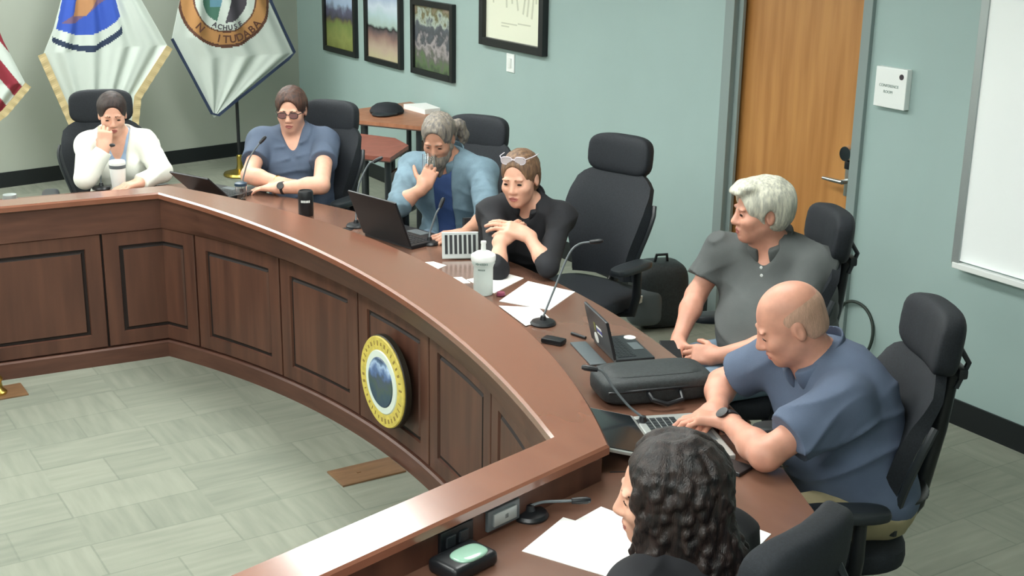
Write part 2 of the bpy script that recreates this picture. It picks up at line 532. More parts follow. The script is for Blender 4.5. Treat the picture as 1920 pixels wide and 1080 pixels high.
# ---- pictures
def picture_material(name, stops, sc, seed, mode):
    m, nt, bs = nodes_of(name)
    tc = nt.nodes.new('ShaderNodeTexCoord')
    sp = nt.nodes.new('ShaderNodeSeparateXYZ')
    nt.links.new(tc.outputs['Object'], sp.inputs['Vector'])
    n = nt.nodes.new('ShaderNodeTexNoise')
    n.inputs['Scale'].default_value = sc
    n.inputs['Detail'].default_value = 4
    mp = nt.nodes.new('ShaderNodeMapping')
    mp.inputs['Location'].default_value = (seed, seed * 2, 0)
    nt.links.new(tc.outputs['Object'], mp.inputs['Vector'])
    nt.links.new(mp.outputs['Vector'], n.inputs['Vector'])
    mr = nt.nodes.new('ShaderNodeMapRange')
    mr.inputs['From Min'].default_value = -.28
    mr.inputs['From Max'].default_value = .28
    nt.links.new(sp.outputs['Z'], mr.inputs['Value'])
    ma = nt.nodes.new('ShaderNodeMath')
    ma.operation = 'MULTIPLY_ADD'
    ma.inputs[1].default_value = mode
    nt.links.new(n.outputs['Fac'], ma.inputs[0])
    sb = nt.nodes.new('ShaderNodeMath')
    sb.operation = 'SUBTRACT'
    sb.inputs[1].default_value = mode * .5
    nt.links.new(mr.outputs['Result'], ma.inputs[2])
    nt.links.new(ma.outputs['Value'], sb.inputs[0])
    cr = nt.nodes.new('ShaderNodeValToRGB')
    el = cr.color_ramp.elements
    while len(el) > 1: el.remove(el[-1])
    el[0].position, el[0].color = stops[0][0], srgb(*stops[0][1])
    for p, c in stops[1:]:
        e = el.new(p); e.color = srgb(*c)
    nt.links.new(sb.outputs['Value'], cr.inputs['Fac'])
    nt.links.new(cr.outputs['Color'], bs.inputs['Base Color'])
    bs.inputs['Roughness'].default_value = 0.35
    return m
P1 = picture_material('photo_meadow', [(0, (120, 128, 66)), (.22, (146, 152, 88)), (.40, (122, 138, 76)), (.46, (112, 108, 74)), (.52, (72, 68, 82)), (.62, (98, 98, 122)), (.72, (168, 188, 216)), (1, (196, 212, 232))], 8, 1.0, .42)
P2 = picture_material('photo_snow_field', [(0, (196, 190, 150)), (.2, (188, 168, 150)), (.36, (150, 120, 112)), (.46, (92, 80, 84)), (.49, (34, 34, 36)), (.53, (172, 192, 186)), (.68, (186, 208, 214)), (.8, (206, 218, 232)), (1, (150, 170, 200))], 7, 3.0, .22)
P3 = picture_material('photo_garden', [(0, (66, 74, 62)), (.16, (90, 112, 76)), (.28, (98, 98, 94)), (.4, (160, 152, 154)), (.5, (76, 80, 86)), (.66, (88, 92, 100)), (.76, (168, 180, 170)), (.86, (108, 104, 72)), (1, (150, 134, 120))], 12, 5.0, .75)
def framed(name, label, yc, z0, z1, wd, m, depth=.035, fw=.045, cat='picture', group=None):
    t = thing(name, label, cat, (WX, yc, (z0 + z1) / 2), group=group)
    h = z1 - z0
    q = MB()
    for s in (-1, 1):
        q.box((-depth / 2, s * (wd / 2 - fw / 2), 0), (depth, fw, h), .004)
        q.box((-depth / 2, 0, s * (h / 2 - fw / 2)), (depth, wd - 2 * fw + .002, fw), .004)
    q.build('frame', M['black_frame'], t, sm=False)
    MB().box((-.010, 0, 0), (.010, wd - 2 * fw + .004, h - 2 * fw + .004)).build('print', m, t, sm=False)
    return t
framed('framed_photo', 'black framed photo of green meadow and dark trees, nearest the room corner', 10.337, .972, 1.56, .655, P1)
framed('framed_photo', 'black framed photo of a pale snowy scene over brown, middle of the three', 9.514, .972, 1.56, .650, P2)
framed('framed_photo', 'black framed photo of dark garden with green and pink, nearest the certificate', 8.693, .975, 1.54, .655, P3)
def certificate_material():
    m, nt, bs = nodes_of('cream_certificate')
    tc = nt.nodes.new('ShaderNodeTexCoord')
    mp = nt.nodes.new('ShaderNodeMapping')
    mp.inputs['Scale'].default_value = (1, 26, 7)
    n = nt.nodes.new('ShaderNodeTexNoise')
    n.inputs['Scale'].default_value = 1.0
    n.inputs['Detail'].default_value = 3
    nt.links.new(tc.outputs['Object'], mp.inputs['Vector'])
    nt.links.new(mp.outputs['Vector'], n.inputs['Vector'])
    cr = nt.nodes.new('ShaderNodeValToRGB')
    cr.color_ramp.elements[0].position, cr.color_ramp.elements[0].color = .36, srgb(176, 180, 158)
    cr.color_ramp.elements[1].position, cr.color_ramp.elements[1].color = .50, srgb(232, 234, 212)
    nt.links.new(n.outputs['Fac'], cr.inputs['Fac'])
    nt.links.new(cr.outputs['Color'], bs.inputs['Base Color'])
    bs.inputs['Roughness'].default_value = 0.5
    return m
M['cream_paper'] = mat('cream_paper', srgb(234, 236, 216), 0.5)
ct = framed('framed_certificate', 'large cream certificate in a wide black frame above the light switch', 7.563, 1.303, 1.95, .815, M['cream_paper'], depth=.045, fw=.055, cat='certificate')
ink = MB()
random.seed(4)
M['cert_ink'] = mat('faint_grey_ink', srgb(204, 206, 186), 0.7)
for yy, z0, z1 in [(.27, -.03, .20), (.18, 0, .2), (.09, -.05, .2), (.02, -.02, .06), (-.05, -.06, .04), (-.08, .02, .2), (-.14, -.08, .08), (-.19, -.09, .12), (-.24, -.10, .05), (-.27, 0, .2)]:
    ink.box((-.0156, yy, (z0 + z1) / 2), (.0010, .018, z1 - z0), 0, Rx(random.uniform(-.25, .25)))
for yy, zz, ln in [(.05, -.155, .20), (-.14, -.145, .16), (.1, -.175, .10)]:
    ink.box((-.0156, yy, zz), (.0010, ln, .010))
ink.build('drawn_lines', M['cert_ink'], ct, sm=False)

# ---- cable loop hanging on the wall by the door
M['cable'] = mat('dark_cable', srgb(38, 50, 44), 0.5)
M['green_cable'] = mat('green_yellow_cable', srgb(104, 122, 50), 0.5)
cl = thing('cable_coil', 'dark looped cable hanging against right wall behind the white haired man', 'cable', (WX, 4.306, .28))
pts = [(-.016 - .012 * math.sin(a * 2), .112 * math.cos(a) + .02 * math.sin(a), .135 * math.sin(a)) for a in [2 * PI * i / 40 for i in range(40)]]
MB().tube(pts, .008, 8, closed=True).build('loop', M['cable'], cl)
MB().tube([(-.014, -.03 + .006 * math.sin(i), -.135 - .0145 * i) for i in range(10)], .006, 8).build('tail', M['green_cable'], cl)

# ---- ceiling troffers
M['diffuser'] = mat('lamp_diffuser', srgb(250, 250, 245), 0.5, emit=LAMP_COLOUR, estr=LAMP_STRENGTH)
M['troffer'] = mat('white_enamel', srgb(236, 238, 236), 0.4)
first = None
for i, (lx, ly) in enumerate(LAMPS):
    lab = 'recessed rectangular ceiling light with glowing diffuser'
    if first is None:
        first = thing('ceiling_light', lab, 'ceiling light', (lx, ly, CEILING_Z), group='ceiling lights')
        q = MB()
        for s in (-1, 1):
            q.box((s * .315, 0, -.010), (.03, 1.26, .02), .003)
            q.box((0, s * .615, -.010), (.60, .03, .02), .003)
        q.build('frame', M['troffer'], first, sm=False)
        MB().box((0, 0, -.006), (.60, 1.20, .006)).build('diffuser', M['diffuser'], first, sm=False)
    else:
        dup(first, (lx, ly, CEILING_Z), 0, lab, 'ceiling lights')
# ================================================================ the curved dais
CC = Vector((-1.715, 4.549))
RF = 4.036
A_L, A_R = math.radians(26.55), math.radians(-25.6)      # the two corners
def arc_pt(a, r): return Vector((CC.x + r * math.cos(a), CC.y + r * math.sin(a)))
PL_, PR_ = arc_pt(A_L, RF), arc_pt(A_R, RF)
DL = Vector((-0.9965, 0.075)).normalized()               # far wing runs this way
DR = Vector((-0.966, -0.259)).normalized()               # near wing
NL = Vector((-DL.y, DL.x)); NL = NL if NL.y > 0 else -NL
NR = Vector((-DR.y, DR.x)); NR = NR if NR.y < 0 else -NR
WL = 1.9
ARC = RF * (A_L - A_R)
# s runs from far wing end (0) over the far corner (WL), the arc, the near corner, to the near wing end
S_C1, S_C2, S_END = WL, WL + ARC, WL + ARC + WL
def miter(n1, n2):
    m = (n1 + n2).normalized()
    return m / max(.3, m.dot(n1))
def base_pt(s):
    """front-face point and outward (council side) offset vector at path length s"""
    if s < S_C1 - 1e-6:
        return PL_ + DL * (S_C1 - s), NL
    if s > S_C2 + 1e-6:
        return PR_ + DR * (s - S_C2), NR
    a = A_L - (s - S_C1) / RF
    rad = Vector((math.cos(a), math.sin(a)))
    if abs(s - S_C1) < 1e-5: return PL_, miter(NL, rad)
    if abs(s - S_C2) < 1e-5: return PR_, miter(NR, rad)
    return arc_pt(a, RF), rad
def s_of_deg(deg): return S_C1 + RF * (A_L - math.radians(deg))
def pos(s, d, z):
    p, n = base_pt(s)
    q = p + n * d
    return Vector((q.x, q.y, z))
def cap_in(s):
    """how far the rail top overhangs the front: the rail's arc is a little flatter than the panels'"""
    if s <= S_C1 or s >= S_C2: return -.02
    t = 2 * (s - S_C1) / ARC - 1
    return -.02 - .145 * (1 - t * t)
STN = [0, .5, 1.0, 1.5, 1.75] + [S_C1 + ARC * i / 60 for i in range(61)] + [S_C2 + q for q in (.15, .4, .9, 1.4, WL)]
def sweep(profile, name, m, parent, s0=0, s1=None, sm=True, angle=.5):
    """sweep a closed profile [(d, z)], d may be a function of s, along the dais"""
    s1 = S_END if s1 is None else s1
    st = [s for s in STN if s0 <= s <= s1]
    bm = bmesh.new()
    rings = []
    for s in st:
        rings.append([bm.verts.new(pos(s, (d(s) if callable(d) else d), z)) for d, z in profile])
    n = len(profile)
    for A, B in zip(rings, rings[1:]):
        for i in range(n):
            j = (i + 1) % n
            bm.faces.new((A[i], A[j], B[j], B[i]))
    bm.faces.new(rings[0]); bm.faces.new(list(reversed(rings[-1])))
    bmesh.ops.recalc_face_normals(bm, faces=bm.faces)
    me = bpy.data.meshes.new(name)
    bm.to_mesh(me); bm.free()
    return link(name, me, m, parent, sm=sm, angle=angle)

ZB, ZF, ZC, ZT, ZW = .092, .685, .836, .870, .757
dais = thing('council_dais', 'long curved cherry wood council dais with panelled front and raised rail', 'dais', (0, 0, 0))
ci = cap_in
sweep([(-.012, 0), (.02, 0), (.02, ZB - .006), (-.004, ZB - .006), (-.012, ZB - .014)], 'base_board', M['dais_h'], dais)
sweep([(-.006, ZF), (.02, ZF), (.02, ZC - .002), (lambda s: ci(s) + .018, ZC - .002), (lambda s: ci(s) * .5 + .004, ZF + .03)], 'fascia', M['dais_h'], dais)
sweep([(.018, .01), (.115, .01), (.115, ZC), (.018, ZC)], 'carcass', M['dais_v'], dais)
sweep([(lambda s: ci(s), ZC + .004), (lambda s: ci(s) + .006, ZC), (.128, ZC), (.134, ZC + .006), (.134, ZT - .007), (.127, ZT), (lambda s: ci(s) + .008, ZT), (lambda s: ci(s), ZT - .008)], 'top_rail', M['dais_cap'], dais)
DW = .655
sweep([(.112, ZW - .036), (DW, ZW - .036), (DW + .006, ZW - .028), (DW + .006, ZW - .008), (DW, ZW), (.112, ZW)], 'worktop', M['desk'], dais)
for k in range(8):
    s = S_C1 + ARC * (k + .5) / 8
    a = A_L - (s - S_C1) / RF
    MB().box((0, 0, (ZW - .036) / 2), (.40, .024, ZW - .04), .002, None).build('gable_panel', M['dais_v'], dais, loc=(arc_pt(a, RF + .33).x, arc_pt(a, RF + .33).y, 0), sm=False).rotation_euler = (0, 0, a)

def front_panel(s0, s1):
    """raised panel: frame, sunk moulding, raised field"""
    g, inset, gw = .0055, .075, .015
    a0, a1 = s0 + g, s1 - g
    u = sorted(set([a0, a0 + .003, a0 + inset, a0 + inset + .004, a0 + inset + gw, a0 + inset + gw + .008, a1 - inset - gw - .008, a1 - inset - gw, a1 - inset - .004, a1 - inset, a1 - .003, a1]))
    extra = [a0 + (a1 - a0) * i / 16 for i in range(1, 16)]
    for c in (S_C1, S_C2):
        if a0 < c < a1: extra.append(c)
    u = sorted(set(u) | {e for e in extra if min(abs(e - w_) for w_ in u) > .006 or e in (S_C1, S_C2)})
    z0, z1 = ZB + .002, ZF - .003
    iz = .068
    v = [z0, z0 + .003, z0 + iz, z0 + iz + .004, z0 + iz + gw, z0 + iz + gw + .008, z1 - iz - gw - .008, z1 - iz - gw, z1 - iz - .004, z1 - iz, z1 - .003, z1]
    def depth(s, z):
        e = min(s - a0, a1 - s); h = min(z - z0, z1 - z)
        m_ = min(e - inset, h - iz)              # >0 inside moulding line
        edge = .003 if (e < .001 or h < .001) else 0.0
        if m_ < -1e-4: return edge
        if m_ < .0035: return 0.0
        if m_ < gw + .0005: return .010
        return .003
    bm = bmesh.new()
    G = [[bm.verts.new(pos(s, depth(s, z), z)) for z in v] for s in u]
    B = [[bm.verts.new(pos(s, .019, z)) for z in v] for s in u]
    mi = {}
    for i in range(len(u) - 1):
        for j in range(len(v) - 1):
            f_ = bm.faces.new((G[i][j], G[i][j + 1], G[i + 1][j + 1], G[i + 1][j]))
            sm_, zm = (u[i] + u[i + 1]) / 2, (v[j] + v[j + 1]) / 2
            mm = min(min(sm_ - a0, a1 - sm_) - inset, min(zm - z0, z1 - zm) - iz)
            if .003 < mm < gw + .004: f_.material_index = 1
    nu, nv = len(u), len(v)
    for i in range(nu - 1):
        bm.faces.new((G[i][0], G[i + 1][0], B[i + 1][0], B[i][0])); bm.faces.new((G[i][nv - 1], B[i][nv - 1], B[i + 1][nv - 1], G[i + 1][nv - 1]))
    for j in range(nv - 1):
        bm.faces.new((G[0][j], B[0][j], B[0][j + 1], G[0][j + 1])); bm.faces.new((G[nu - 1][j], G[nu - 1][j + 1], B[nu - 1][j + 1], B[nu - 1][j]))
    bmesh.ops.recalc_face_normals(bm, faces=bm.faces)
    me = bpy.data.meshes.new('front_panel')
    bm.to_mesh(me); bm.free()
    return link('front_panel', me, [M['dais_v'], M['groove']], dais, sm=False)

GD = [23.34, 14.37, 5.40, -3.57, -12.55, -21.52]
gs = [S_C1 - .300] + [s_of_deg(g) for g in GD]
gs = [gs[0] - .635 * 2, gs[0] - .635] + gs + [S_C2 + .36, S_C2 + .36 + .635, S_C2 + .36 + 1.27]
gs = [.012] + [g for g in gs if .15 <= g <= S_END - .15] + [S_END - .012]
for a, c in zip(gs, gs[1:]):
    front_panel(a, c)
# dark reveal behind the gaps between panels
sweep([(.0165, ZB - .004), (.0195, ZB - .004), (.0195, ZF + .004), (.0165, ZF + .004)], 'panel_reveal', M['groove'], dais)

# power modules set into the inner face of the near wing
def wing_pt(t, d, z):
    """t metres along the near wing from its corner"""
    return pos(S_C2 + t, d, z)
wing_rot = math.atan2(DR.y, DR.x)
def module(t, wd, ht, m, name, dets):
    o = MB().box((0, 0, 0), (wd, .012, ht), .003).build(name, m, dais, sm=False)
    o.location = wing_pt(t, .119, .80)
    o.rotation_euler = (0, 0, wing_rot)
    for nm, (x, z, w_, h_, mm) in dets:
        MB().box((x, .008, z), (w_, .008, h_), .002).build(nm, mm, o, sm=False)
    return o

def seam(a, b_, wd=.006):
    a, b_ = Vector(a), Vector(b_); c = (a + b_) / 2; d_ = b_ - a
    MB().box((c.x, c.y, ZW + .0006), (d_.length, wd, .0012), 0, Rz(math.atan2(d_.y, d_.x))).build('worktop_joint', M['groove'], dais, sm=False)
for q_ in (A_L, A_R):
    i0, i1 = arc_pt(q_, RF + .15), arc_pt(q_, RF + DW * 1.03)
    seam(i0, i1)
# ================================================================ office chairs
def build_chair(label, loc, rotz):
    t = thing('office_chair', label, 'chair', loc, rotz, 'black high-back office chairs')
    # five-star base on casters
    for k in range(5):
        a = 2 * PI * k / 5 + .3
        ca, sa = math.cos(a), math.sin(a)
        MB().tube([(.02 * ca, .02 * sa, .105), (.16 * ca, .16 * sa, .098), (.305 * ca, .305 * sa, .075)], [.026, .021, .016], 10).build('leg', M['black_plastic'], t)
        c = MB()
        for sd in (-1, 1):
            ox, oy = -sa * .016 * sd, ca * .016 * sd
            c.cyl((.315 * ca + ox * .4, .315 * sa + oy * .4, .031), (.315 * ca + ox * 1.5, .315 * sa + oy * 1.5, .031), .029, seg=18)
        c.cyl((.315 * ca, .315 * sa, .03), (.315 * ca, .315 * sa, .078), .010, seg=10)
        c.build('caster', M['black_plastic'], t)
    MB().cyl((0, 0, .07), (0, 0, .30), .032).cyl((0, 0, .30), (0, 0, .42), .018).build('gas_column', M['black_plastic'], t)
    MB().box((0, -.02, .405), (.20, .26, .05), .015).build('tilt_mechanism', M['black_plastic'], t)
    # seat cushion with waterfall edge
    s = MB()
    s.pillow((0, .01, .462), (.252, .25, .048), e=(.45, .55), nu=36, nv=14)
    s.build('seat', M['mesh_black'], t)
    # back: shaped shell, narrower at waist, reclined
    def back_w(v): return .172 + .075 * math.sin(PI * .5 * min(1, v / .68)) ** 2 - .030 * max(0, v - .68) / .32
    def bp(u, v):
        x = (u * 2 - 1) * back_w(v)
        z = .53 + .50 * v
        q = min(1, max(0, (v - .55) / .45)); q = q * q * (3 - 2 * q)
        zz = z - .060 * q * abs(u * 2 - 1) ** 5
        y = -.215 - .115 * v + .035 * math.sin(PI * v * .9) * 1.0 + .055 * (u * 2 - 1) ** 2
        return (x, y, zz)
    MB().slab(17, 19, bp, lambda u, v: -.034 - .016 * math.sin(PI * v)).build('backrest', M['mesh_black'], t, angle=1.0)
    def rim(sd):
        return [Vector(bp(0 if sd < 0 else 1, i / 16)) + Vector((sd * .003, -.014, 0)) for i in range(14)]
    for sd in (-1, 1):
        MB().tube(rim(sd), .013, 8).build('back_rim', M['dark_grey'], t)
    MB().tube([(0, -.05, .40), (0, -.22, .43), (0, -.30, .55), (0, -.345, .80), (0, -.37, 1.00)], [.03, .03, .028, .026, .022], 10).build('back_spine', M['black_plastic'], t)
    hb = MB()
    hb.tube([(-.07, -.355, .96), (-.07, -.385, 1.04), (-.07, -.345, 1.10)], .009, 8)
    hb.tube([(.07, -.355, .96), (.07, -.385, 1.04), (.07, -.345, 1.10)], .009, 8)
    hb.box((0, -.365, 1.01), (.19, .03, .035), .010)
    hb.build('headrest_bracket', M['dark_grey'], t)
    MB().pillow((0, -.315, 1.105), (.178, .045, .098), e=(.55, .42), rot=Rx(.10), nu=36, nv=16, bend=.035).build('headrest', M['mesh_black'], t)
    for sd in (-1, 1):
        MB().tube([(sd * .20, -.03, .415), (sd * .285, -.03, .43), (sd * .305, -.03, .52), (sd * .305, -.03, .64)], [.022, .022, .022, .020], 10).build('arm_post', M['black_plastic'], t)
        MB().pillow((sd * .305, .02, .665), (.048, .135, .020), e=(.5, .6), nu=28, nv=10).build('armrest', M['dark_grey'], t)
    return t

UPPER = ('seat', 'backrest', 'back_rim', 'back_spine', 'headrest_bracket', 'headrest', 'arm_post', 'armrest', 'tilt_mechanism')
def adjust(ch, lift=0.0, head=0.0, recline=0.0):
    for c in ch.children:
        n = c.name.split('.')[0]
        if n in UPPER:
            c.location.z += lift
        if n in ('headrest', 'headrest_bracket'):
            c.location.z += head
CH = [  # x, y, facing, lift, headrest shift, label
    (3.465, 4.90, (-.95, -.30), .02, .0, 'empty black high-back office chair in front of the low wall outlet'),
    (1.90, 7.36, (-.25, -.97), .0, .0, 'black office chair behind the woman in the white cardigan'),
    (2.80, 6.66, (-.85, -.52), .03, -.05, 'black office chair behind the woman in the blue tee shirt'),
    (3.29, 5.84, (-.85, -.53), .03, -.05, 'black office chair behind the grey bearded man in denim'),
    (3.40, 3.645, (-.90, .43), -.02, .0, 'black office chair behind the white haired man in grey polo'),
    (2.785, 2.615, (-.87, .50), -.015, .0, 'black office chair behind the bald man in blue polo'),
    (1.68, 1.98, (-.28, .96), .0, -.06, 'black office chair under the woman with long dark curly hair, seen from behind'),
]
chairs = []
for i, (x, y, f_, lift, hshift, lab) in enumerate(CH):
    rz = face_rot(*f_)
    if i == 0:
        c = build_chair(lab, (x, y, 0), rz)
    else:
        c = dup(chairs[0], (x, y, 0), rz, lab)
    chairs.append(c)
for c, (x, y, f_, lift, hshift, lab) in zip(chairs, CH):
    adjust(c, lift, hshift)
# a plain low chair that the gesturing woman in black sits on
t = thing('task_chair', 'low black chair hidden behind the woman in black, armless', 'chair', (3.11, 5.04, 0), face_rot(-.5, -.87))
for k in range(5):
    a = 2 * PI * k / 5
    MB().tube([(.02 * math.cos(a), .02 * math.sin(a), .10), (.22 * math.cos(a), .22 * math.sin(a), .06)], [.022, .016], 8).build('leg', M['black_plastic'], t)
    MB().lathe([(.0, .0), (.018, .004), (.026, .026), (.018, .05), (0, .054)], (.22 * math.cos(a), .22 * math.sin(a), 0), 14).build('caster', M['black_plastic'], t)
MB().cyl((0, 0, .06), (0, 0, .44), .025).build('gas_column', M['black_plastic'], t)
MB().pillow((0, 0, .462), (.20, .20, .04), e=(.45, .55)).build('seat', M['mesh_black'], t)
MB().slab(9, 9, lambda u, v: ((u * 2 - 1) * .19, -.24 - .03 * v + .04 * (u * 2 - 1) ** 2, .60 + .22 * v), lambda u, v: -.03).build('backrest', M['mesh_black'], t)
MB().tube([(0, -.1, .43), (0, -.26, .45), (0, -.29, .62)], .018, 8).build('back_spine', M['black_plastic'], t)
# ================================================================ things on the dais
# ---- dais seal
seal = thing('town_seal', 'round yellow and white seal plaque with a blue landscape on the dais front', 'seal', (2.268, 4.592, .374), math.radians(.9))
AX = Matrix.Rotation(-PI / 2, 3, 'Y')                        # disc axis points to -X
def disc(r, x0, x1, m, name, parent, bev=.004):
    return MB().lathe([(0, x0), (r, x0), (r, x1 - bev), (r - bev, x1), (0, x1)], (0, 0, 0), 64, axis=AX.to_quaternion()).build(name, m, parent)
M['seal_yellow'] = mat('seal_gold_yellow', srgb(214, 194, 92), 0.4, noise=.12, nscale=40)
M['seal_white'] = mat('seal_white', srgb(222, 232, 220), 0.4)
M['seal_ink'] = mat('seal_brown_ink', srgb(150, 124, 62), 0.6)
M['seal_edge'] = mat('seal_dark_edge', srgb(40, 36, 28), 0.5)
def landscape_material(name, stops, sc):
    m, nt, bs = nodes_of(name)
    tc = nt.nodes.new('ShaderNodeTexCoord')
    sp = nt.nodes.new('ShaderNodeSeparateXYZ')
    nt.links.new(tc.outputs['Object'], sp.inputs['Vector'])
    n = nt.nodes.new('ShaderNodeTexNoise')
    n.inputs['Scale'].default_value = sc
    nt.links.new(tc.outputs['Object'], n.inputs['Vector'])
    ma = nt.nodes.new('ShaderNodeMath'); ma.operation = 'MULTIPLY_ADD'; ma.inputs[1].default_value = .16; 
    nt.links.new(n.outputs['Fac'], ma.inputs[0]); nt.links.new(sp.outputs['Z'], ma.inputs[2])
    mr = nt.nodes.new('ShaderNodeMapRange')
    mr.inputs['From Min'].default_value = -.03; mr.inputs['From Max'].default_value = .19
    nt.links.new(ma.outputs['Value'], mr.inputs['Value'])
    cr = nt.nodes.new('ShaderNodeValToRGB')
    el = cr.color_ramp.elements
    el[0].position, el[0].color = stops[0][0], srgb(*stops[0][1])
    el[1].position, el[1].color = stops[-1][0], srgb(*stops[-1][1])
    for p, c in stops[1:-1]:
        e = el.new(p); e.color = srgb(*c)
    nt.links.new(mr.outputs['Result'], cr.inputs['Fac'])
    nt.links.new(cr.outputs['Color'], bs.inputs['Base Color'])
    bs.inputs['Roughness'].default_value = .35
    return m
M['seal_scene'] = landscape_material('seal_blue_scene', [(0, (40, 60, 92)), (.25, (58, 82, 96)), (.42, (74, 92, 86)), (.55, (70, 84, 104)), (.68, (92, 120, 170)), (.82, (176, 200, 230)), (.92, (84, 112, 150)), (1, (60, 80, 110))], 18)
disc(.200, -.015, .012, M['seal_edge'], 'back_disc', seal)
disc(.138, .020, .024, M['seal_white'], 'white_ring', seal)
disc(.108, .024, .028, M['seal_scene'], 'landscape_disc', seal)
mk = MB().lathe([(0, .012), (.196, .012), (.196, .016), (.192, .020), (0, .020)], (0, 0, 0), 64, axis=AX.to_quaternion())
nring = len(mk.bm.faces)
random.seed(9)
for i in range(34):
    a = 2 * PI * i / 34
    if i % 17 == 8: continue
    r = .167
    mk.box((-.0204, r * math.sin(a), r * math.cos(a)), (.0016, random.choice((.005, .008, .011)), random.choice((.018, .022, .014))), 0, Rx(-a))
mk.bm.faces.ensure_lookup_table()
for fc in mk.bm.faces[nring:]: fc.material_index = 1
mk.build('gold_ring', [M['seal_yellow'], M['seal_ink']], seal)

# ---- brown floor plates in the carpet
M['plate'] = wood('brown_floor_plate', srgb(112, 84, 58), srgb(134, 102, 72), .35, stretch=(3, 12, 1))
fp = tag(MB().box((2.155, 4.555, .004), (.290, .160, .008), .002).box((2.12, 4.56, .009), (.018, .012, .003), .001).build('floor_plate', M['plate'], sm=False), 'brown rectangular floor plate below the round seal', 'floor plate', 'floor plates')
fp.data.materials.append(M['brass'])
tag(MB().box((1.055, 6.225, .004), (.170, .170, .008), .002).build('floor_plate', M['plate'], sm=False), 'brown floor plate by the far wing of the dais, with a brass post', 'floor plate', 'floor plates')
bp_ = thing('brass_post', 'brass pole with rounded foot at the left edge by the far wing', 'pole', (1.02, 6.21, .008))
MB().lathe([(0, 0), (.035, 0), (.038, .012), (.020, .03), (.016, .06), (.024, .075), (.016, .09), (0, .09)], (0, 0, 0), 24).build('foot', M['brass'], bp_)
MB().cyl((0, 0, .09), (0, 0, .62), .011, seg=16).build('shaft', M['brass'], bp_)

# ---- gooseneck microphones
def microphone(label, base, path, head_dir, base_kind='round'):
    t = thing('gooseneck_microphone', label, 'microphone', base, group='gooseneck microphones')
    if base_kind == 'round':
        MB().lathe([(0, 0), (.048, 0), (.050, .006), (.044, .014), (.014, .019), (.010, .034), (0, .034)], (0, 0, 0), 28).build('base', M['black_plastic'], t)
    else:
        MB().box((0, 0, .012), (.10, .13, .024), .008).build('base', M['black_plastic'], t)
    pts = [Vector(p) for p in path]
    # smooth the stem with a Catmull-Rom pass
    out = []
    P = [pts[0]] + pts + [pts[-1]]
    for i in range(1, len(P) - 2):
        for k in range(8):
            q = k / 8
            out.append(.5 * ((2 * P[i]) + (-P[i - 1] + P[i + 1]) * q + (2 * P[i - 1] - 5 * P[i] + 4 * P[i + 1] - P[i + 2]) * q * q + (-P[i - 1] + 3 * P[i] - 3 * P[i + 1] + P[i + 2]) * q ** 3))
    out.append(pts[-1])
    MB().tube(out, .0042, 8).build('stem', M['grey_plastic'], t)
    h = Vector(head_dir).normalized()
    e = pts[-1]
    MB().lathe([(0, 0), (.008, .002), (.0095, .02), (.0095, .042), (.006, .052), (0, .054)], e - h * .006, 16, axis=h.to_track_quat('Z', 'Y')).build('capsule', M['black_plastic'], t)
    return t

# ---- laptops
def laptop(label, loc, rotz, open_deg, w_=.33, d_=.23, m=None, lid_z=None, screen=None, keys=True, name='laptop'):
    m = m or M['black_plastic']
    t = thing(name, label, 'laptop', loc, rotz, None)
    MB().box((0, 0, .009), (w_, d_, .018), .005).build('keyboard_deck', m, t, sm=False)
    if keys:
        k = MB()
        for r in range(5):
            for c in range(13):
                k.box((-w_ * .42 + w_ * .84 * (c + .5) / 13, d_ * .40 - d_ * .095 * (r + .5) , .0188), (w_ * .84 / 13 * .82, d_ * .078, .002))
        k.build('keys', M['dark_grey'], t, sm=False)
        MB().box((0, -d_ * .30, .0184), (w_ * .30, d_ * .26, .0012)).build('touchpad', M['grey_plastic'], t, sm=False)
    a = math.radians(open_deg)
    # lid hinged on the local +Y edge; opened from closed (facing down, lying to -Y) by the angle a
    R3 = Rx(-a)
    lid = MB().box((0, -d_ / 2, .004), (w_, d_, .010), .003).build('lid', m, t, sm=False)
    lid.location = (0, d_ / 2, .018)
    lid.rotation_euler = (-a, 0, 0)
    MB().box((0, -d_ / 2, -.0020), (w_ * .93, d_ * .88, .003)).build('screen', screen or M['screen_off'], lid, sm=False)
    return t
M['screen_off'] = mat('dark_screen_glass', srgb(30, 36, 40), 0.12)
M['screen_dim'] = mat('dim_screen', srgb(56, 72, 74), 0.15, emit=srgb(60, 80, 82), estr=.35)
M['silver'] = mat('silver_laptop_shell', srgb(186, 190, 188), 0.35, metal=.5)

laptop('open black laptop, plain back to the rail, before the bearded man in denim', (2.755, 5.33, ZW), face_rot(-.97, -.22), 112, .345, .235)
laptop('black laptop lid seen from behind near the far dais corner, between the two women', (2.325, 6.640, ZW), face_rot(-.917, -.40), 138, .29, .185)
lp = laptop('open grey laptop in front of the bald man, partly behind the dark curly hair', (2.385, 2.815, ZW), face_rot(-.93, .36), 165, .33, .22, M['silver'])
tb = laptop('black laptop with bright stickers on its lid, in front of the white haired man', (2.705, 3.545, ZW), face_rot(-.956, .29), 104, .25, .145, M['dark_grey'])
lid = [c for c in tb.children if c.name.startswith('lid')][0]
M['stick_w'] = mat('white_sticker', srgb(244, 246, 240), .4)
M['stick_b'] = mat('blue_sticker', srgb(64, 70, 150), .4)
M['stick_y'] = mat('olive_sticker', srgb(120, 126, 50), .4)
MB().lathe([(0, 0), (.021, 0), (.021, .0012), (0, .0012)], (.045, -.030, .0088), 24).build('sticker', M['stick_w'], lid)
q = MB()
for x, y, a, b_ in [(-.012, -.085, .055, .008), (-.012, -.062, .05, .005)]:
    q.box((x, y, .0095), (a, b_, .0012), 0)
q.build('sticker', M['stick_w'], lid, sm=False)
MB().box((-.010, -.074, .0095), (.06, .012, .0012)).build('sticker', M['stick_b'], lid, sm=False)
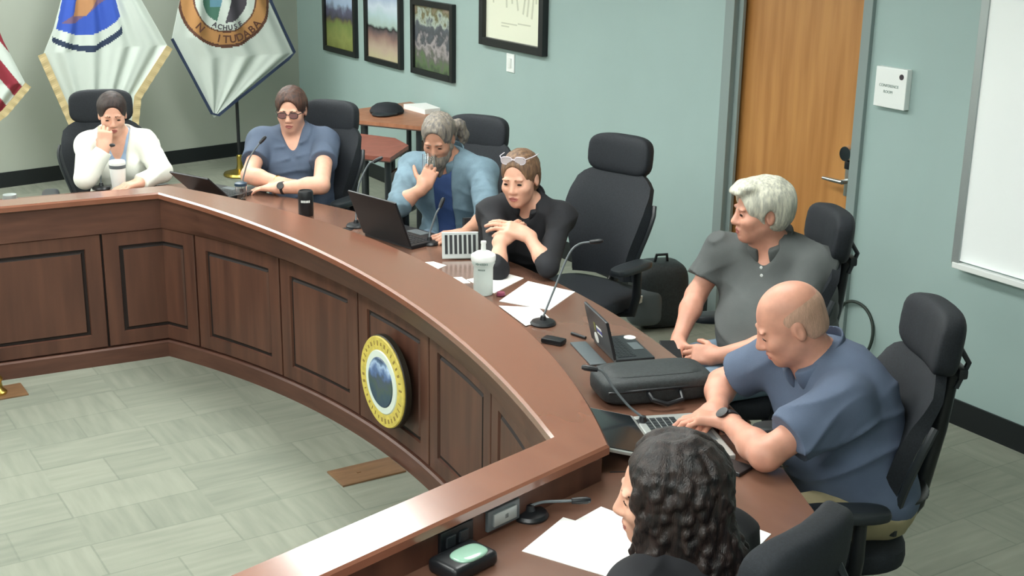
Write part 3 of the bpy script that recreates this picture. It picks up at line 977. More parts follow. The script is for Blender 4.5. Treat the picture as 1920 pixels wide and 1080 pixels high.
MB().box((.036, -.078, .0095), (.016, .032, .0012)).build('sticker', M['stick_y'], lid, sm=False)
MB().box((.0, .135, .004), (.24, .06, .006), .002).build('stand_plate', M['grey_plastic'], tb, sm=False)
MB().lathe([(0, 0), (.022, 0), (.022, .0016), (0, .0016)], (.09, -.055, .0182), 24).build('sticker', M['stick_w'], tb)
# small pale framed panel with dark bars, leaning back beside the bottle
kb = thing('desk_tablet', 'small pale framed tablet with dark vertical bars beside the white water bottle', 'tablet', (2.80, 4.90, ZW), face_rot(.42, .90))
tilt = Rx(-.30)
MB().box((0, 0, .062), (.165, .009, .120), .003, tilt).build('shell', M['silver'], kb, sm=False)
q = MB()
for i in range(7):
    q.box(tilt @ Vector((-.063 + .021 * i, -.0052, 0)) + Vector((0, 0, .066)), (.0125, .002, .085), 0, tilt)
q.build('screen_bars', M['black_plastic'], kb, sm=False)
MB().box((0, .035, .045), (.10, .006, .094), .002, Rx(.35)).build('prop_stand', M['grey_plastic'], kb, sm=False)

# ---- papers
def sheet(label, pts, z=ZW, th=.002, group=None, m='paper', name='paper_sheet'):
    cx = sum(p[0] for p in pts) / len(pts); cy = sum(p[1] for p in pts) / len(pts)
    o = MB().prism([(x - cx, y - cy) for x, y in pts], 0, th).build(name, M[m], sm=False)
    o.location = (cx, cy, z)
    return tag(o, label, 'paper', group)
def a4(cx, cy, ang, w_=.216, h_=.279):
    c, s = math.cos(ang), math.sin(ang)
    return [(cx + x * c - y * s, cy + x * s + y * c) for x, y in ((-w_ / 2, -h_ / 2), (w_ / 2, -h_ / 2), (w_ / 2, h_ / 2), (-w_ / 2, h_ / 2))]
sheet('white sheet of paper lying right behind the white water bottle', [(2.66, 4.60), (2.852, 4.609), (2.883, 4.50), (2.66, 4.375)])
sheet('large white sheet on worktop before the empty chair, middle of three', [(2.622, 4.272), (2.874, 4.451), (2.961, 4.227), (2.735, 4.077)], ZW + .0005)
sheet('white sheet by the rail at the foot of the gooseneck microphone', [(2.585, 4.215), (2.71, 4.12), (2.672, 3.976), (2.545, 3.952)], ZW + .003)
sheet('small white card by the rail, left of the water bottle', [(2.60, 4.93), (2.67, 4.91), (2.69, 4.83), (2.63, 4.80)], ZW)
sheet('small cream card under the foot of the water bottle', [(2.615, 4.66), (2.66, 4.64), (2.65, 4.55), (2.61, 4.56)], ZW)
sheet('white sheet on the near wing worktop with its corner toward the black power box', a4(1.755, 2.40, .48), ZW)
sheet('white sheet fanned on the near wing worktop, middle of the fan', a4(1.845, 2.405, .30), ZW + .0025)
sheet('white sheet beside the face of the woman with dark curly hair', a4(1.925, 2.36, .12), ZW + .005)
sheet('white sheet right of the dark curly hair, by the bottom right chair', [(2.105, 2.345), (2.169, 2.335), (2.2, 2.224), (2.075, 2.165)], ZW)

# ---- bottles and cups
M['bottle_white'] = mat('translucent_white_plastic', srgb(226, 240, 236), .35, trans=.15)
bt = thing('water_bottle', 'white squeeze water bottle with spout standing on worktop by the rail', 'bottle', (2.618, 4.392, ZW))
MB().lathe([(0, 0), (.036, 0), (.040, .004), (.040, .115), (.044, .128), (.048, .134), (.048, .150)], (0, 0, 0), 40).lathe([(0, .15), (.048, .15)], (0, 0, 0), 40).build('body', M['bottle_white'], bt)
MB().lathe([(0, .146), (.050, .146), (.051, .160), (.049, .168), (.030, .180), (.014, .184), (.0, .184)], (0, 0, 0), 40).build('lid', M['white_plastic'], bt)
MB().lathe([(0, .180), (.011, .180), (.010, .212), (.012, .216), (.011, .224), (0, .226)], (0, 0, 0), 20).build('spout', M['white_plastic'], bt)
q = MB()
for i, (z, h_, a0) in enumerate([(.138, .007, -2.75), (.138, .009, -2.62), (.138, .006, -2.48), (.138, .007, -2.34), (.138, .009, -2.2), (.138, .009, -2.06), (.138, .006, -1.92), (.138, .008, -1.78)]):
    q.box((.0481 * math.cos(a0), .0481 * math.sin(a0), z), (.001, .0045, h_), 0, Rz(a0))
for a0 in (-2.6, -2.45, -2.3, -2.15, -2.0):
    q.box((.0405 * math.cos(a0), .0405 * math.sin(a0), .112), (.001, .0045, .006), 0, Rz(a0))
q.build('print_marks', M['sign_ink'], bt, sm=False)
M['magenta'] = mat('dark_pink_plastic', srgb(130, 60, 84), .45)
tag(MB().lathe([(0, 0), (.018, 0), (.019, .004), (.016, .014), (0, .016)], (0, 0, 0), 20).build('bottle_cap', M['magenta'], loc=(2.668, 4.335, ZW + .002)), 'small dark pink cap by the foot of the white water bottle', 'cap')
cn = thing('black_canister', 'black cylindrical drink can with white band by the rail', 'can', (2.52, 5.975, ZW))
MB().lathe([(0, 0), (.034, 0), (.038, .005), (.038, .120), (.034, .128), (.030, .128), (.029, .124), (0, .124)], (0, 0, 0), 32).build('body', M['black_plastic'], cn)
q = MB()
for i in range(6):
    a0 = -2.55 + .21 * i
    q.box((.0382 * math.cos(a0), .0382 * math.sin(a0), .078), (.001, .0062, .012), 0, Rz(a0))
q.build('white_print', M['white_plastic'], cn, sm=False)
gc = thing('glass_tumbler', 'small clear glass with dark blue lid near folded arms of the woman in blue', 'cup', (2.365, 6.47, ZW))
MB().lathe([(0, 0), (.026, 0), (.031, .075), (.029, .075), (.0245, .004), (0, .004)], (0, 0, 0), 28).build('glass', M['glass'], gc)
M['navy'] = mat('dark_blue_plastic', srgb(44, 66, 84), .4)
MB().lathe([(0, .072), (.033, .072), (.033, .086), (.02, .092), (0, .092)], (0, 0, 0), 28).build('lid', M['navy'], gc)
tw = thing('white_tumbler', 'white travel tumbler with grey band in front of the white cardigan', 'cup', (1.87, 7.0, ZW))
MB().lathe([(0, 0), (.034, 0), (.036, .004), (.044, .145), (.044, .15), (.04, .158), (0, .160)], (0, 0, 0), 32).build('body', M['white_plastic'], tw)
MB().lathe([(.0, .118), (.0438, .118), (.0446, .136), (0, .136)], (0, 0, 0), 32).build('band', M['grey_plastic'], tw)

# ---- microphones
microphone('gooseneck microphone rising from the white sheets before the empty chair', (2.619, 3.945, ZW), [(0, 0, .03), (.058, .012, .133), (.121, .016, .255), (.16, .006, .294), (.20, -.016, .303)], (.22, -.13, .03))
microphone('gooseneck microphone between the woman in blue and the bearded man', (2.641, 5.646, ZW), [(0, 0, .03), (.009, .017, .062), (.037, .044, .187), (.091, .046, .287), (.12, .035, .305)], (.1, -.03, .05))
microphone('gooseneck microphone standing in front of the white cardigan', (1.789, 7.05, ZW), [(0, 0, .03), (.008, .027, .089), (.015, .05, .186), (.036, .05, .222), (.054, .045, .226)], (.2, -.05, .0))
microphone('pale short gooseneck microphone before the denim shirt', (2.80, 5.19, ZW), [(0, 0, .03), (.013, .013, .06), (.045, .019, .132), (.07, .023, .165)], (.3, .1, .5))
microphone('gooseneck microphone leaning across the soft black laptop bag', (2.344, 2.96, ZW), [(0, 0, .03), (-.028, .035, .06), (-.055, .071, .105), (-.079, .106, .158), (-.097, .12, .168)], (-.3, .2, .05))
microphone('gooseneck microphone lying low along the near wing rail', (1.715, 2.625, ZW), [(0, 0, .03), (.03, -.014, .040), (.07, -.036, .042), (.10, -.055, .044)], (.6, -.33, .02))
microphone('gooseneck microphone left of the shoulder of the woman in blue', (2.40, 6.56, ZW), [(0, 0, .03), (.02, .015, .09), (.06, .02, .19), (.12, .01, .27)], (.5, -.1, .5))

# ---- soft laptop bag
bg = thing('laptop_bag', 'soft black zipped laptop bag lying on worktop before the bald man', 'bag', (2.535, 3.165, ZW), -.30)
MB().pillow((0, 0, .047), (.195, .105, .047), e=(.45, .38), nu=48, nv=18).build('body', M['bag_cloth'], bg)
MB().tube([(-.18, -.092, .052), (-.10, -.105, .058), (.05, -.107, .060), (.17, -.094, .054)], .0045, 8).build('zipper', M['black_plastic'], bg)
MB().tube([(-.05, -.10, .05), (-.045, -.135, .035), (0, -.148, .022), (.055, -.138, .030), (.06, -.10, .05)], .008, 8).build('handle', M['black_plastic'], bg)
MB().pillow((0, -.004, .088), (.16, .07, .010), e=(.6, .4), nu=36, nv=8).build('flap', M['bag_cloth'], bg)

# ---- dark phone and glossy gadget on near wing
ph = thing('desk_phone_pad', 'black gadget with shiny pale green top at bottom edge on the near wing', 'gadget', (1.425, 2.475, ZW), wing_rot)
MB().box((0, 0, .020), (.15, .10, .040), .016, seg=4).build('body', M['black_plastic'], ph)
M['glossy_green'] = mat('shiny_pale_green', srgb(150, 190, 170), .12, coat=.8)
MB().pillow((-.01, .01, .040), (.05, .034, .008), e=(.7, .7)).build('glossy_top', M['glossy_green'], ph)
spk = thing('desk_puck', 'small black and silver round desk gadget at far left on the dais', 'gadget', (1.235, 6.63, ZW))
MB().lathe([(0, 0), (.042, 0), (.046, .008), (.046, .05), (.04, .06), (0, .06)], (0, 0, 0), 28).build('body', M['black_plastic'], spk)
MB().lathe([(0, .060), (.034, .060), (.038, .070), (.032, .115), (.0, .122)], (0, 0, 0), 28).build('silver_top', M['alu'], spk)
tag(MB().box((2.375, 2.60, ZW + .006), (.075, .13, .012), .004, Rz(.3)).build('mobile_phone', M['black_plastic'], sm=False), 'dark mobile phone flat on worktop below the elbow of the bald man', 'phone')
tag(MB().cyl((2.645, 3.79, ZW + .006), (2.66, 3.72, ZW + .006), .006, seg=10).build('pen', M['black_plastic']), 'short black pen on worktop left of the stickered laptop', 'pen')
tag(MB().box((2.535, 3.745, ZW + .010), (.05, .085, .020), .008, Rz(.5)).build('remote_clicker', M['black_plastic']), 'small black gadget by the rail left of the stickered laptop', 'gadget')
tag(MB().lathe([(0, 0), (.030, 0), (.030, .0015), (0, .0015)], (0, 0, 0), 24).build('cable_grommet', M['black_plastic'], loc=(2.58, 5.62, ZW)), 'black round cable grommet in worktop near the bearded man', 'grommet')

# ---- power modules on the near wing
module(.355, .120, .058, M['grey_plastic'], 'power_module', [('socket_plate', (0, 0, .085, .036, M['alu'])), ('socket', (-.004, 0, .016, .016, M['black_plastic']))])
module(.525, .115, .062, M['black_plastic'], 'power_module', [('socket', (-.02, 0, .03, .03, M['dark_grey'])), ('socket', (.025, 0, .03, .03, M['dark_grey']))])

# ================================================================ the back of the room
tb1 = thing('side_table', 'wood topped side table against right wall holding the black cap and papers', 'table', (4.34, 8.45, 0))
poly = [(4.16, 8.88), (4.70, 9.02), (4.68, 8.36), (4.26, 7.99), (3.97, 8.44)]
q = [(x - 4.34, y - 8.45) for x, y in poly]
MB().prism(q, .722, .75).build('table_top', M['table_wood'], tb1, sm=False)
M['edge_band'] = mat('dark_edge_band', srgb(60, 48, 42), .5)
MB().prism([(x * 1.006, y * 1.006) for x, y in q], .716, .724).build('edge_band', M['edge_band'], tb1, sm=False)
for x, y in q:
    MB().cyl((x * .82, y * .82, 0), (x * .82, y * .82, .716), .020, seg=14).build('leg', M['dark_grey'], tb1)
def panel_between(a, b_, z0, z1, m, nm, parent):
    a, b_ = Vector(a), Vector(b_); c = (a + b_) / 2; d_ = b_ - a
    return MB().box((c.x, c.y, (z0 + z1) / 2), (d_.length, .018, z1 - z0), .002, Rz(math.atan2(d_.y, d_.x))).build(nm, m, parent, sm=False)
panel_between((q[3][0] * .8, q[3][1] * .8), (q[2][0] * .8, q[2][1] * .8), .43, .62, M['dais_v'], 'modesty_panel', tb1)
tb2 = thing('side_table', 'lower red topped side table behind the woman in the blue tee shirt', 'table', (3.83, 7.86, 0))
poly2 = [(3.62, 8.22), (3.88, 8.36), (4.06, 8.02), (4.02, 7.74), (3.72, 7.42), (3.52, 7.70)]
q2 = [(x - 3.83, y - 7.86) for x, y in poly2]
MB().prism(q2, .655, .683).build('table_top', M['table_red'], tb2, sm=False)
MB().prism([(x * 1.008, y * 1.008) for x, y in q2], .649, .657).build('edge_band', M['edge_band'], tb2, sm=False)
for x, y in q2[1:]:
    MB().cyl((x * .84, y * .84, 0), (x * .84, y * .84, .649), .022, seg=14).build('leg', M['dark_grey'], tb2)
panel_between((q2[4][0] * .8, q2[4][1] * .8), (q2[3][0] * .8, q2[3][1] * .8), .30, .55, M['dais_v'], 'modesty_panel', tb2)
hat = thing('baseball_cap', 'black rounded cap lying on the back side table', 'hat', (4.30, 8.62, .75), .3)
MB().lathe([(0, 0), (.122, 0), (.128, .018), (.112, .046), (.08, .068), (.03, .078), (0, .079)], (0, 0, 0), 28).build('crown', M['mesh_black'], hat)
MB().pillow((-.09, -.07, .012), (.10, .075, .010), e=(.6, .8)).build('peak', M['dark_grey'], hat)
sheet('stack of white papers on the back side table by the right wall', [(4.50, 8.74), (4.68, 8.72), (4.66, 8.46), (4.52, 8.44)], .75, .035, name='paper_stack')
bk = thing('backpack', 'black and grey backpack on the floor at right wall behind the empty chair', 'bag', (4.42, 5.50, 0), -.3)
MB().pillow((0, 0, .19), (.16, .12, .19), e=(.5, .55), nu=36, nv=18).build('body', M['bag_cloth'], bk)
MB().pillow((-.10, -.06, .14), (.10, .07, .11), e=(.5, .55), nu=28, nv=14).build('front_pocket', M['grey_plastic'], bk)
MB().tube([(-.04, -.02, .36), (-.03, -.03, .42), (.03, -.03, .42), (.04, -.02, .36)], .009, 8).build('handle', M['black_plastic'], bk)
MB().box((-.14, -.12, .20), (.07, .012, .04), .004, Rz(.7)).build('white_tag', M['white_plastic'], bk, sm=False)

# ================================================================ flags
def poly_lerp(tab, z):
    if z <= tab[0][0]: return tab[0][1]
    for (z0, x0), (z1, x1) in zip(tab, tab[1:]):
        if z <= z1: return x0 + (x1 - x0) * (z - z0) / (z1 - z0)
    return tab[-1][1]
def flag_surface(name, parent, y0, left, right, zlo, zhi, nfold, amp, mats, region, nu=170, nv=200, fan=None):
    """hanging cloth between two edge curves x(z); folds in y; faces coloured by region(x, z)"""
    def pt(u, v):
        z = zlo + (zhi - zlo) * v
        xl, xr = poly_lerp(left, z), poly_lerp(right, z)
        x = xl + (xr - xl) * u
        wv = min(1, (xr - xl) / .5)
        y = y0 + amp * wv * (math.sin(nfold * 2 * PI * u + 1.2 * v) + .4 * math.sin(nfold * 3.7 * PI * u + 2 + 2 * v))
        return Vector((x, y, z))
    bm = bmesh.new()
    A = [[bm.verts.new(pt(i / nu, j / nv)) for j in range(nv + 1)] for i in range(nu + 1)]
    B = [[bm.verts.new(pt(i / nu, j / nv) + Vector((0, .006, 0))) for j in range(nv + 1)] for i in range(nu + 1)]
    for i in range(nu):
        for j in range(nv):
            p = pt((i + .5) / nu, (j + .5) / nv)
            k = region(p.x, p.z, (i + .5) / nu)
            f1 = bm.faces.new((A[i][j], A[i + 1][j], A[i + 1][j + 1], A[i][j + 1])); f1.material_index = k
            f2 = bm.faces.new((B[i][j], B[i][j + 1], B[i + 1][j + 1], B[i + 1][j])); f2.material_index = k
    for i in range(nu):
        bm.faces.new((A[i][0], B[i][0], B[i + 1][0], A[i + 1][0])); bm.faces.new((A[i][nv], A[i + 1][nv], B[i + 1][nv], B[i][nv]))
    for j in range(nv):
        bm.faces.new((A[0][j], A[0][j + 1], B[0][j + 1], B[0][j])); bm.faces.new((A[nu][j], B[nu][j], B[nu][j + 1], A[nu][j + 1]))
    me = bpy.data.meshes.new(name)
    bm.to_mesh(me); bm.free()
    o = link(name, me, mats, parent, sm=True, angle=None)
    return o, pt
def edge_strip(name, parent, pts, wd, m, out, dy=-.012, n=40):
    """flat band (fringe or binding) along an edge polyline in x,z"""
    P = [Vector(p) for p in pts]
    bm = bmesh.new(); rows = []
    L = [0]
    for a, b_ in zip(P, P[1:]): L.append(L[-1] + (b_ - a).length)
    for k in range(n + 1):
        s = L[-1] * k / n
        i = max(j for j in range(len(L)) if L[j] <= s + 1e-9); i = min(i, len(P) - 2)
        p = P[i].lerp(P[i + 1], (s - L[i]) / (L[i + 1] - L[i]))
        t_ = (P[i + 1] - P[i]).normalized()
        nn = Vector((-t_.z, 0, t_.x)) * out
        rows.append([bm.verts.new(p + nn * q_ + Vector((0, dy + w_, 0))) for q_, w_ in ((-.006, 0), (wd, .004 * math.sin(k * 1.1)), (wd, .008 + .004 * math.sin(k * 1.1)), (-.006, .008))])
    for A, B in zip(rows, rows[1:]):
        for i in range(4):
            j = (i + 1) % 4
            bm.faces.new((A[i], A[j], B[j], B[i]))
    bm.faces.new(rows[0]); bm.faces.new(list(reversed(rows[-1])))
    bmesh.ops.recalc_face_normals(bm, faces=bm.faces)
    me = bpy.data.meshes.new(name); bm.to_mesh(me); bm.free()
    return link(name, me, m, parent, sm=False)
def flag_stand(name, label, x, y, ztop):
    t = thing(name, label, 'flag', (0, 0, 0))
    MB().lathe([(0, 0), (.13, 0), (.14, .012), (.13, .03), (.07, .045), (.03, .06), (.022, .10), (.024, .17), (.016, .18), (0, .18)], (x, y, 0), 32).build('stand_base', M['brass'], t)
    MB().cyl((x, y, .17), (x, y, ztop), .014, seg=16).build('pole', M['black_plastic'], t)
    MB().lathe([(0, 0), (.02, .01), (.03, .04), (.02, .07), (.008, .11), (0, .13)], (x, y, ztop), 20).build('finial', M['brass'], t)
    return t
for nm, c in dict(cloth_white=(196, 205, 198), cloth_navy=(38, 52, 78), cloth_blue=(52, 84, 178), cloth_orange=(176, 128, 88), cloth_tan=(180, 132, 82), cloth_brown=(92, 58, 44), cloth_green=(70, 112, 96), cloth_sky=(96, 140, 158), cloth_dark=(70, 66, 74), cloth_red=(140, 42, 56), cloth_fringe=(196, 176, 132), cloth_grey=(140, 142, 130), cloth_mauve=(112, 88, 116)).items():
    M[nm] = mat(nm, srgb(*c), .8, bump=.06, bscale=500)
# town flag, right
f2 = flag_stand('town_flag', 'white town flag with round seal and dark edging, hanging right of the others', 3.79, 10.37, 2.48)
L2 = [(.521, 3.562), (1.173, 3.257), (1.468, 3.34), (2.4, 3.70)]
R2 = [(.521, 3.572), (1.003, 4.281), (1.45, 4.08), (2.4, 3.85)]
SC = (3.705, 1.462)
def reg2(x, z, u):
    dx, dz = (x - SC[0]) / 1.0, (z - SC[1])
    r = math.hypot(dx, dz)
    if r > .385: return 0
    if r > .360: return 1
    if r > .262: return 2
    if r > .250: return 1
    if r > .185: return 0
    if dx > .02 + .3 * (dz + .1): return 6
    if dx > -.05 + .3 * (dz + .1): return 0
    return 4 if dz < -.06 or dx < -.12 else 5
fl2, pt2 = flag_surface('cloth', f2, 10.30, L2, R2, .521, 2.4, 3.2, .016, [M['cloth_white'], M['cloth_brown'], M['cloth_tan'], M['cloth_navy'], M['cloth_green'], M['cloth_sky'], M['cloth_dark']], reg2)
edge_strip('edging', f2, [(3.257, 10.30, 1.173), (3.567, 10.30, .521), (4.281, 10.30, 1.003), (4.08, 10.30, 1.45), (3.86, 10.30, 2.38)], .016, M['cloth_navy'], -1)
def arc_text(s, r, a_mid, da, size, m, parent):
    """letters standing on a circle, read from the centre's side along the bottom"""
    ms = []
    for i, ch in enumerate(s):
        if ch == ' ': continue
        a = a_mid + (i - (len(s) - 1) / 2) * da
        me = text_mesh(ch, size, bold=.002)
        x, z = SC[0] + r * math.sin(a), SC[1] - r * math.cos(a)
        rot = Matrix(((math.cos(a), -math.sin(a), 0), (0, 0, -1), (math.sin(a), math.cos(a), 0)))
        me.transform(Matrix.Translation((x, 10.252, z)) @ rot.to_4x4())
        bmx = bmesh.new(); bmx.from_mesh(me); ms.append(bmx)
        bpy.data.meshes.remove(me)
    out = bmesh.new()
    for b_ in ms:
        t_ = bpy.data.meshes.new('t'); b_.to_mesh(t_); b_.free(); out.from_mesh(t_); bpy.data.meshes.remove(t_)
    me = bpy.data.meshes.new('lettering'); out.to_mesh(me); out.free()
    return link('lettering', me, m, parent, sm=False)
arc_text('N  ITUDABA', .315, .02, .19, .085, M['cloth_brown'], f2)
arc_text('ACHUSE', .222, -.02, .20, .055, M['cloth_dark'], f2)
# state flag, middle
f1 = flag_stand('state_flag', 'white flag with blue emblem and gold fringe behind the white cardigan', 2.70, 10.29, 2.48)
L1 = [(.40, 2.50), (.541, 2.44), (1.119, 2.245), (1.29, 2.33), (1.504, 2.405), (2.4, 2.64)]
R1 = [(.40, 2.84), (.754, 2.90), (1.132, 3.18), (1.486, 3.00), (2.4, 2.76)]
def reg1(x, z, u):
    dx = x - 2.60
    lo = 1.245 + .9 * max(0, dx - .02) ** 1.6 * 1.6 + .35 * max(0, -dx - .12)
    if z > lo and 2.35 + (z - 1.29) * .28 < x < 2.835 - (z - 1.38) * .22:
        ex, ez = x - 2.64, z - 1.50
        if abs(ex + .05 - .5 * ez) < .055 + .25 * (ez + .1) and -.12 < ez < .3: return 2
        if abs((ex + .10) - 1.4 * (ez + .10)) < .05 and -.17 < ez < 0: return 3
        return 1
    rb = 1.135 + 1.1 * (dx + .01) ** 2 + .30 * max(0, dx - .02)
    if 2.315 < x < 2.84 and abs(z - rb) < .022 + .02 * max(0, dx): return 4
    return 0
flag_surface('cloth', f1, 10.20, L1, R1, .40, 2.4, 4.5, .015, [M['cloth_white'], M['cloth_blue'], M['cloth_orange'], M['cloth_mauve'], M['cloth_navy']], reg1)
edge_strip('gold_fringe', f1, [(2.245, 10.20, 1.119), (2.44, 10.20, .541), (2.50, 10.20, .40)], .05, M['cloth_fringe'], -1, n=60)
edge_strip('gold_fringe', f1, [(2.84, 10.20, .40), (2.90, 10.20, .754), (3.18, 10.20, 1.132)], .05, M['cloth_fringe'], -1, n=60)
# striped flag at the left edge
f3 = flag_stand('striped_flag', 'red and white striped flag with gold fringe at the left edge', 1.62, 10.12, 2.48)
L3 = [(.55, 1.50), (2.4, 1.56)]
R3_ = [(.55, 1.60), (.74, 1.88), (.93, 2.06), (1.24, 1.935), (1.7, 1.80), (2.4, 1.68)]
def reg3(x, z, u):
    k = (x - 1.5) * .80 + (z - .6) * .55
    return 1 if int(k / .085) % 2 == 0 else 0
flag_surface('cloth', f3, 10.03, L3, R3_, .55, 2.4, 2.2, .02, [M['cloth_white'], M['cloth_red']], reg3, 140, 260)
edge_strip('gold_fringe', f3, [(1.60, 10.03, .55), (1.88, 10.03, .74), (2.06, 10.03, .93)], .045, M['cloth_fringe'], -1, n=60)
# ================================================================ people
# Bodies are distance fields (tapered limbs, ellipsoids, smooth joins) turned into one continuous skin by surface nets.
f32 = np.float32
def V3(p): return np.array(p, dtype=np.float64)
def unit(v):
    v = V3(v); return v / np.linalg.norm(v)

class Field:
    def __init__(self): self.ops = []
    def _put(self, kind, fn, c, R, k): self.ops.append((kind, fn, V3(c), R, k)); return self
    def cone(self, a, b, ra, rb, k=.02, cut_b=False, kind='add', g=0.0):
        a, b = V3(a), V3(b); ra, rb = ra + g, rb + g
        ab = b - a; L2 = max(ab @ ab, 1e-12); L = math.sqrt(L2); ax = ab / L
        def fn(P):
            pa = P - a
            t = np.clip(pa @ ab / L2, 0, 1)
            d = np.linalg.norm(pa - t[:, None] * ab, axis=1) - (ra + (rb - ra) * t)
            if cut_b: d = np.maximum(d, (P - b) @ ax)
            return d
        return self._put(kind, fn, (a + b) / 2, L / 2 + max(ra, rb), k)
    def ell(self, c, r, ax=None, k=.02, kind='add', g=0.0):
        c = V3(c); r = V3(r) + g
        A = np.eye(3) if ax is None else np.array(ax)     # columns are axes
        def fn(P):
            q = (P - c) @ A
            k0 = np.linalg.norm(q / r, axis=1); k1 = np.linalg.norm(q / (r * r), axis=1)
            return k0 * (k0 - 1) / np.maximum(k1, 1e-9)
        return self._put(kind, fn, c, float(max(r)), k)
    def box(self, c, h, rr, ax=None, k=.01, kind='add', g=0.0):
        c = V3(c); h = V3(h) + g
        A = np.eye(3) if ax is None else np.array(ax)
        def fn(P):
            q = np.abs((P - c) @ A) - (h - rr)
            return np.linalg.norm(np.maximum(q, 0), axis=1) + np.minimum(q.max(axis=1), 0) - rr
        return self._put(kind, fn, c, float(np.linalg.norm(h)), k)
    def half(self, p, n, kind='cut', k=.004):
        """keep the side the normal points away from"""
        p, n = V3(p), unit(n)
        return self._put(kind, lambda P: (P - p) @ n, p, 1e9, k)
    def noise(self, fn): return self._put('noise', fn, (0, 0, 0), 1e9, 0)
    def eval(self, P):
        d = np.full(len(P), 1e3)
        for kind, fn, c, R, k in self.ops:
            d = self._apply(d, kind, fn, k, P)
        return d
    @staticmethod
    def _apply(d, kind, fn, k, P):
        if kind == 'noise': return d + fn(P)
        e = fn(P)
        if kind == 'add':
            h = np.maximum(k - np.abs(d - e), 0) / max(k, 1e-9)
            return np.minimum(d, e) - h * h * k * .25
        if kind == 'cut':   # intersect with e < 0
            h = np.maximum(k - np.abs(d - e), 0) / max(k, 1e-9)
            return np.maximum(d, e) + h * h * k * .25
        e = -e              # 'sub'
        h = np.maximum(k - np.abs(d - e), 0) / max(k, 1e-9)
        return np.maximum(d, e) + h * h * k * .25
    def bounds(self):
        lo, hi = np.full(3, 1e9), np.full(3, -1e9)
        for kind, fn, c, R, k in self.ops:
            if kind == 'add':
                lo = np.minimum(lo, c - R); hi = np.maximum(hi, c + R)
        return lo, hi
    def mesh(self, h):
        lo, hi = self.bounds()
        lo -= 3 * h; hi += 3 * h
        B = 12
        nb = np.ceil((hi - lo) / h / B).astype(int)
        n = nb * B
        bi = np.stack(np.meshgrid(*[np.arange(q) for q in nb], indexing='ij'), -1).reshape(-1, 3)
        cen = lo + (bi + .5) * B * h - h * .5
        dc = self.eval(cen)
        half = B * h * math.sqrt(3) / 2
        act = np.abs(dc) < half + .035
        D = np.repeat(np.repeat(np.repeat(np.where(dc < 0, -1.0, 1.0).reshape(nb).astype(f32), B, 0), B, 1), B, 2)
        ab = bi[act]; ac = cen[act]
        off = np.stack(np.meshgrid(*[np.arange(B)] * 3, indexing='ij'), -1).reshape(-1, 3)
        d = np.full((len(ab), B ** 3), 1e3)
        Pall = lo + (ab[:, None, :] * B + off[None]) * h
        for kind, fn, c, R, k in self.ops:
            if R > 1e8: sel = np.arange(len(ab))
            else: sel = np.where(np.linalg.norm(ac - c, axis=1) < R + half + k + .04)[0]
            if len(sel) == 0: continue
            P = Pall[sel].reshape(-1, 3)
            d[sel] = self._apply(d[sel].reshape(-1), kind, fn, k, P).reshape(len(sel), -1)
        for (i, j, l), v in zip(ab * B, d):
            D[i:i + B, j:j + B, l:l + B] = v.reshape(B, B, B)
        return surface_nets(D, lo, h)

def surface_nets(D, lo, h):
    s = D < 0
    X, Y, Z = D.shape
    cnt = np.zeros((X - 1, Y - 1, Z - 1), np.uint8)
    for a in (0, 1):
        for b in (0, 1):
            for c in (0, 1):
                cnt += s[a:X - 1 + a, b:Y - 1 + b, c:Z - 1 + c]
    cells = np.argwhere((cnt > 0) & (cnt < 8))
    idx = np.full(cnt.shape, -1, np.int32)
    idx[cells[:, 0], cells[:, 1], cells[:, 2]] = np.arange(len(cells))
    acc = np.zeros((len(cells), 3)); num = np.zeros(len(cells))
    cor = [(a, b, c) for a in (0, 1) for b in (0, 1) for c in (0, 1)]
    val = {o: D[cells[:, 0] + o[0], cells[:, 1] + o[1], cells[:, 2] + o[2]].astype(np.float64) for o in cor}
    for o in cor:
        for ax in range(3):
            if o[ax]: continue
            q = list(o); q[ax] = 1; q = tuple(q)
            v0, v1 = val[o], val[q]
            m = (v0 < 0) != (v1 < 0)
            t = v0[m] / (v0[m] - v1[m])
            p = np.tile(np.array(o, float), (m.sum(), 1)); p[:, ax] += t
            acc[m] += p; num[m] += 1
    verts = lo + (cells + acc / num[:, None]) * h
    quads = []
    for ax in range(3):
        sl0 = [slice(None)] * 3; sl1 = [slice(None)] * 3
        sl0[ax] = slice(0, -1); sl1[ax] = slice(1, None)
        e = np.argwhere(s[tuple(sl0)] != s[tuple(sl1)])
        u, w = [(1, 2), (2, 0), (0, 1)][ax]
        e = e[(e[:, u] > 0) & (e[:, w] > 0) & (e[:, u] < D.shape[u] - 1) & (e[:, w] < D.shape[w] - 1)]
        def cell(du, dw):
            q = e.copy(); q[:, u] += du; q[:, w] += dw
            return idx[q[:, 0], q[:, 1], q[:, 2]]
        q = np.stack([cell(-1, -1), cell(0, -1), cell(0, 0), cell(-1, 0)], 1)
        fl = ~s[e[:, 0], e[:, 1], e[:, 2]]
        q[fl] = q[fl][:, ::-1]
        quads.append(q)
    q = np.concatenate(quads)
    return verts, q[(q >= 0).all(1)]

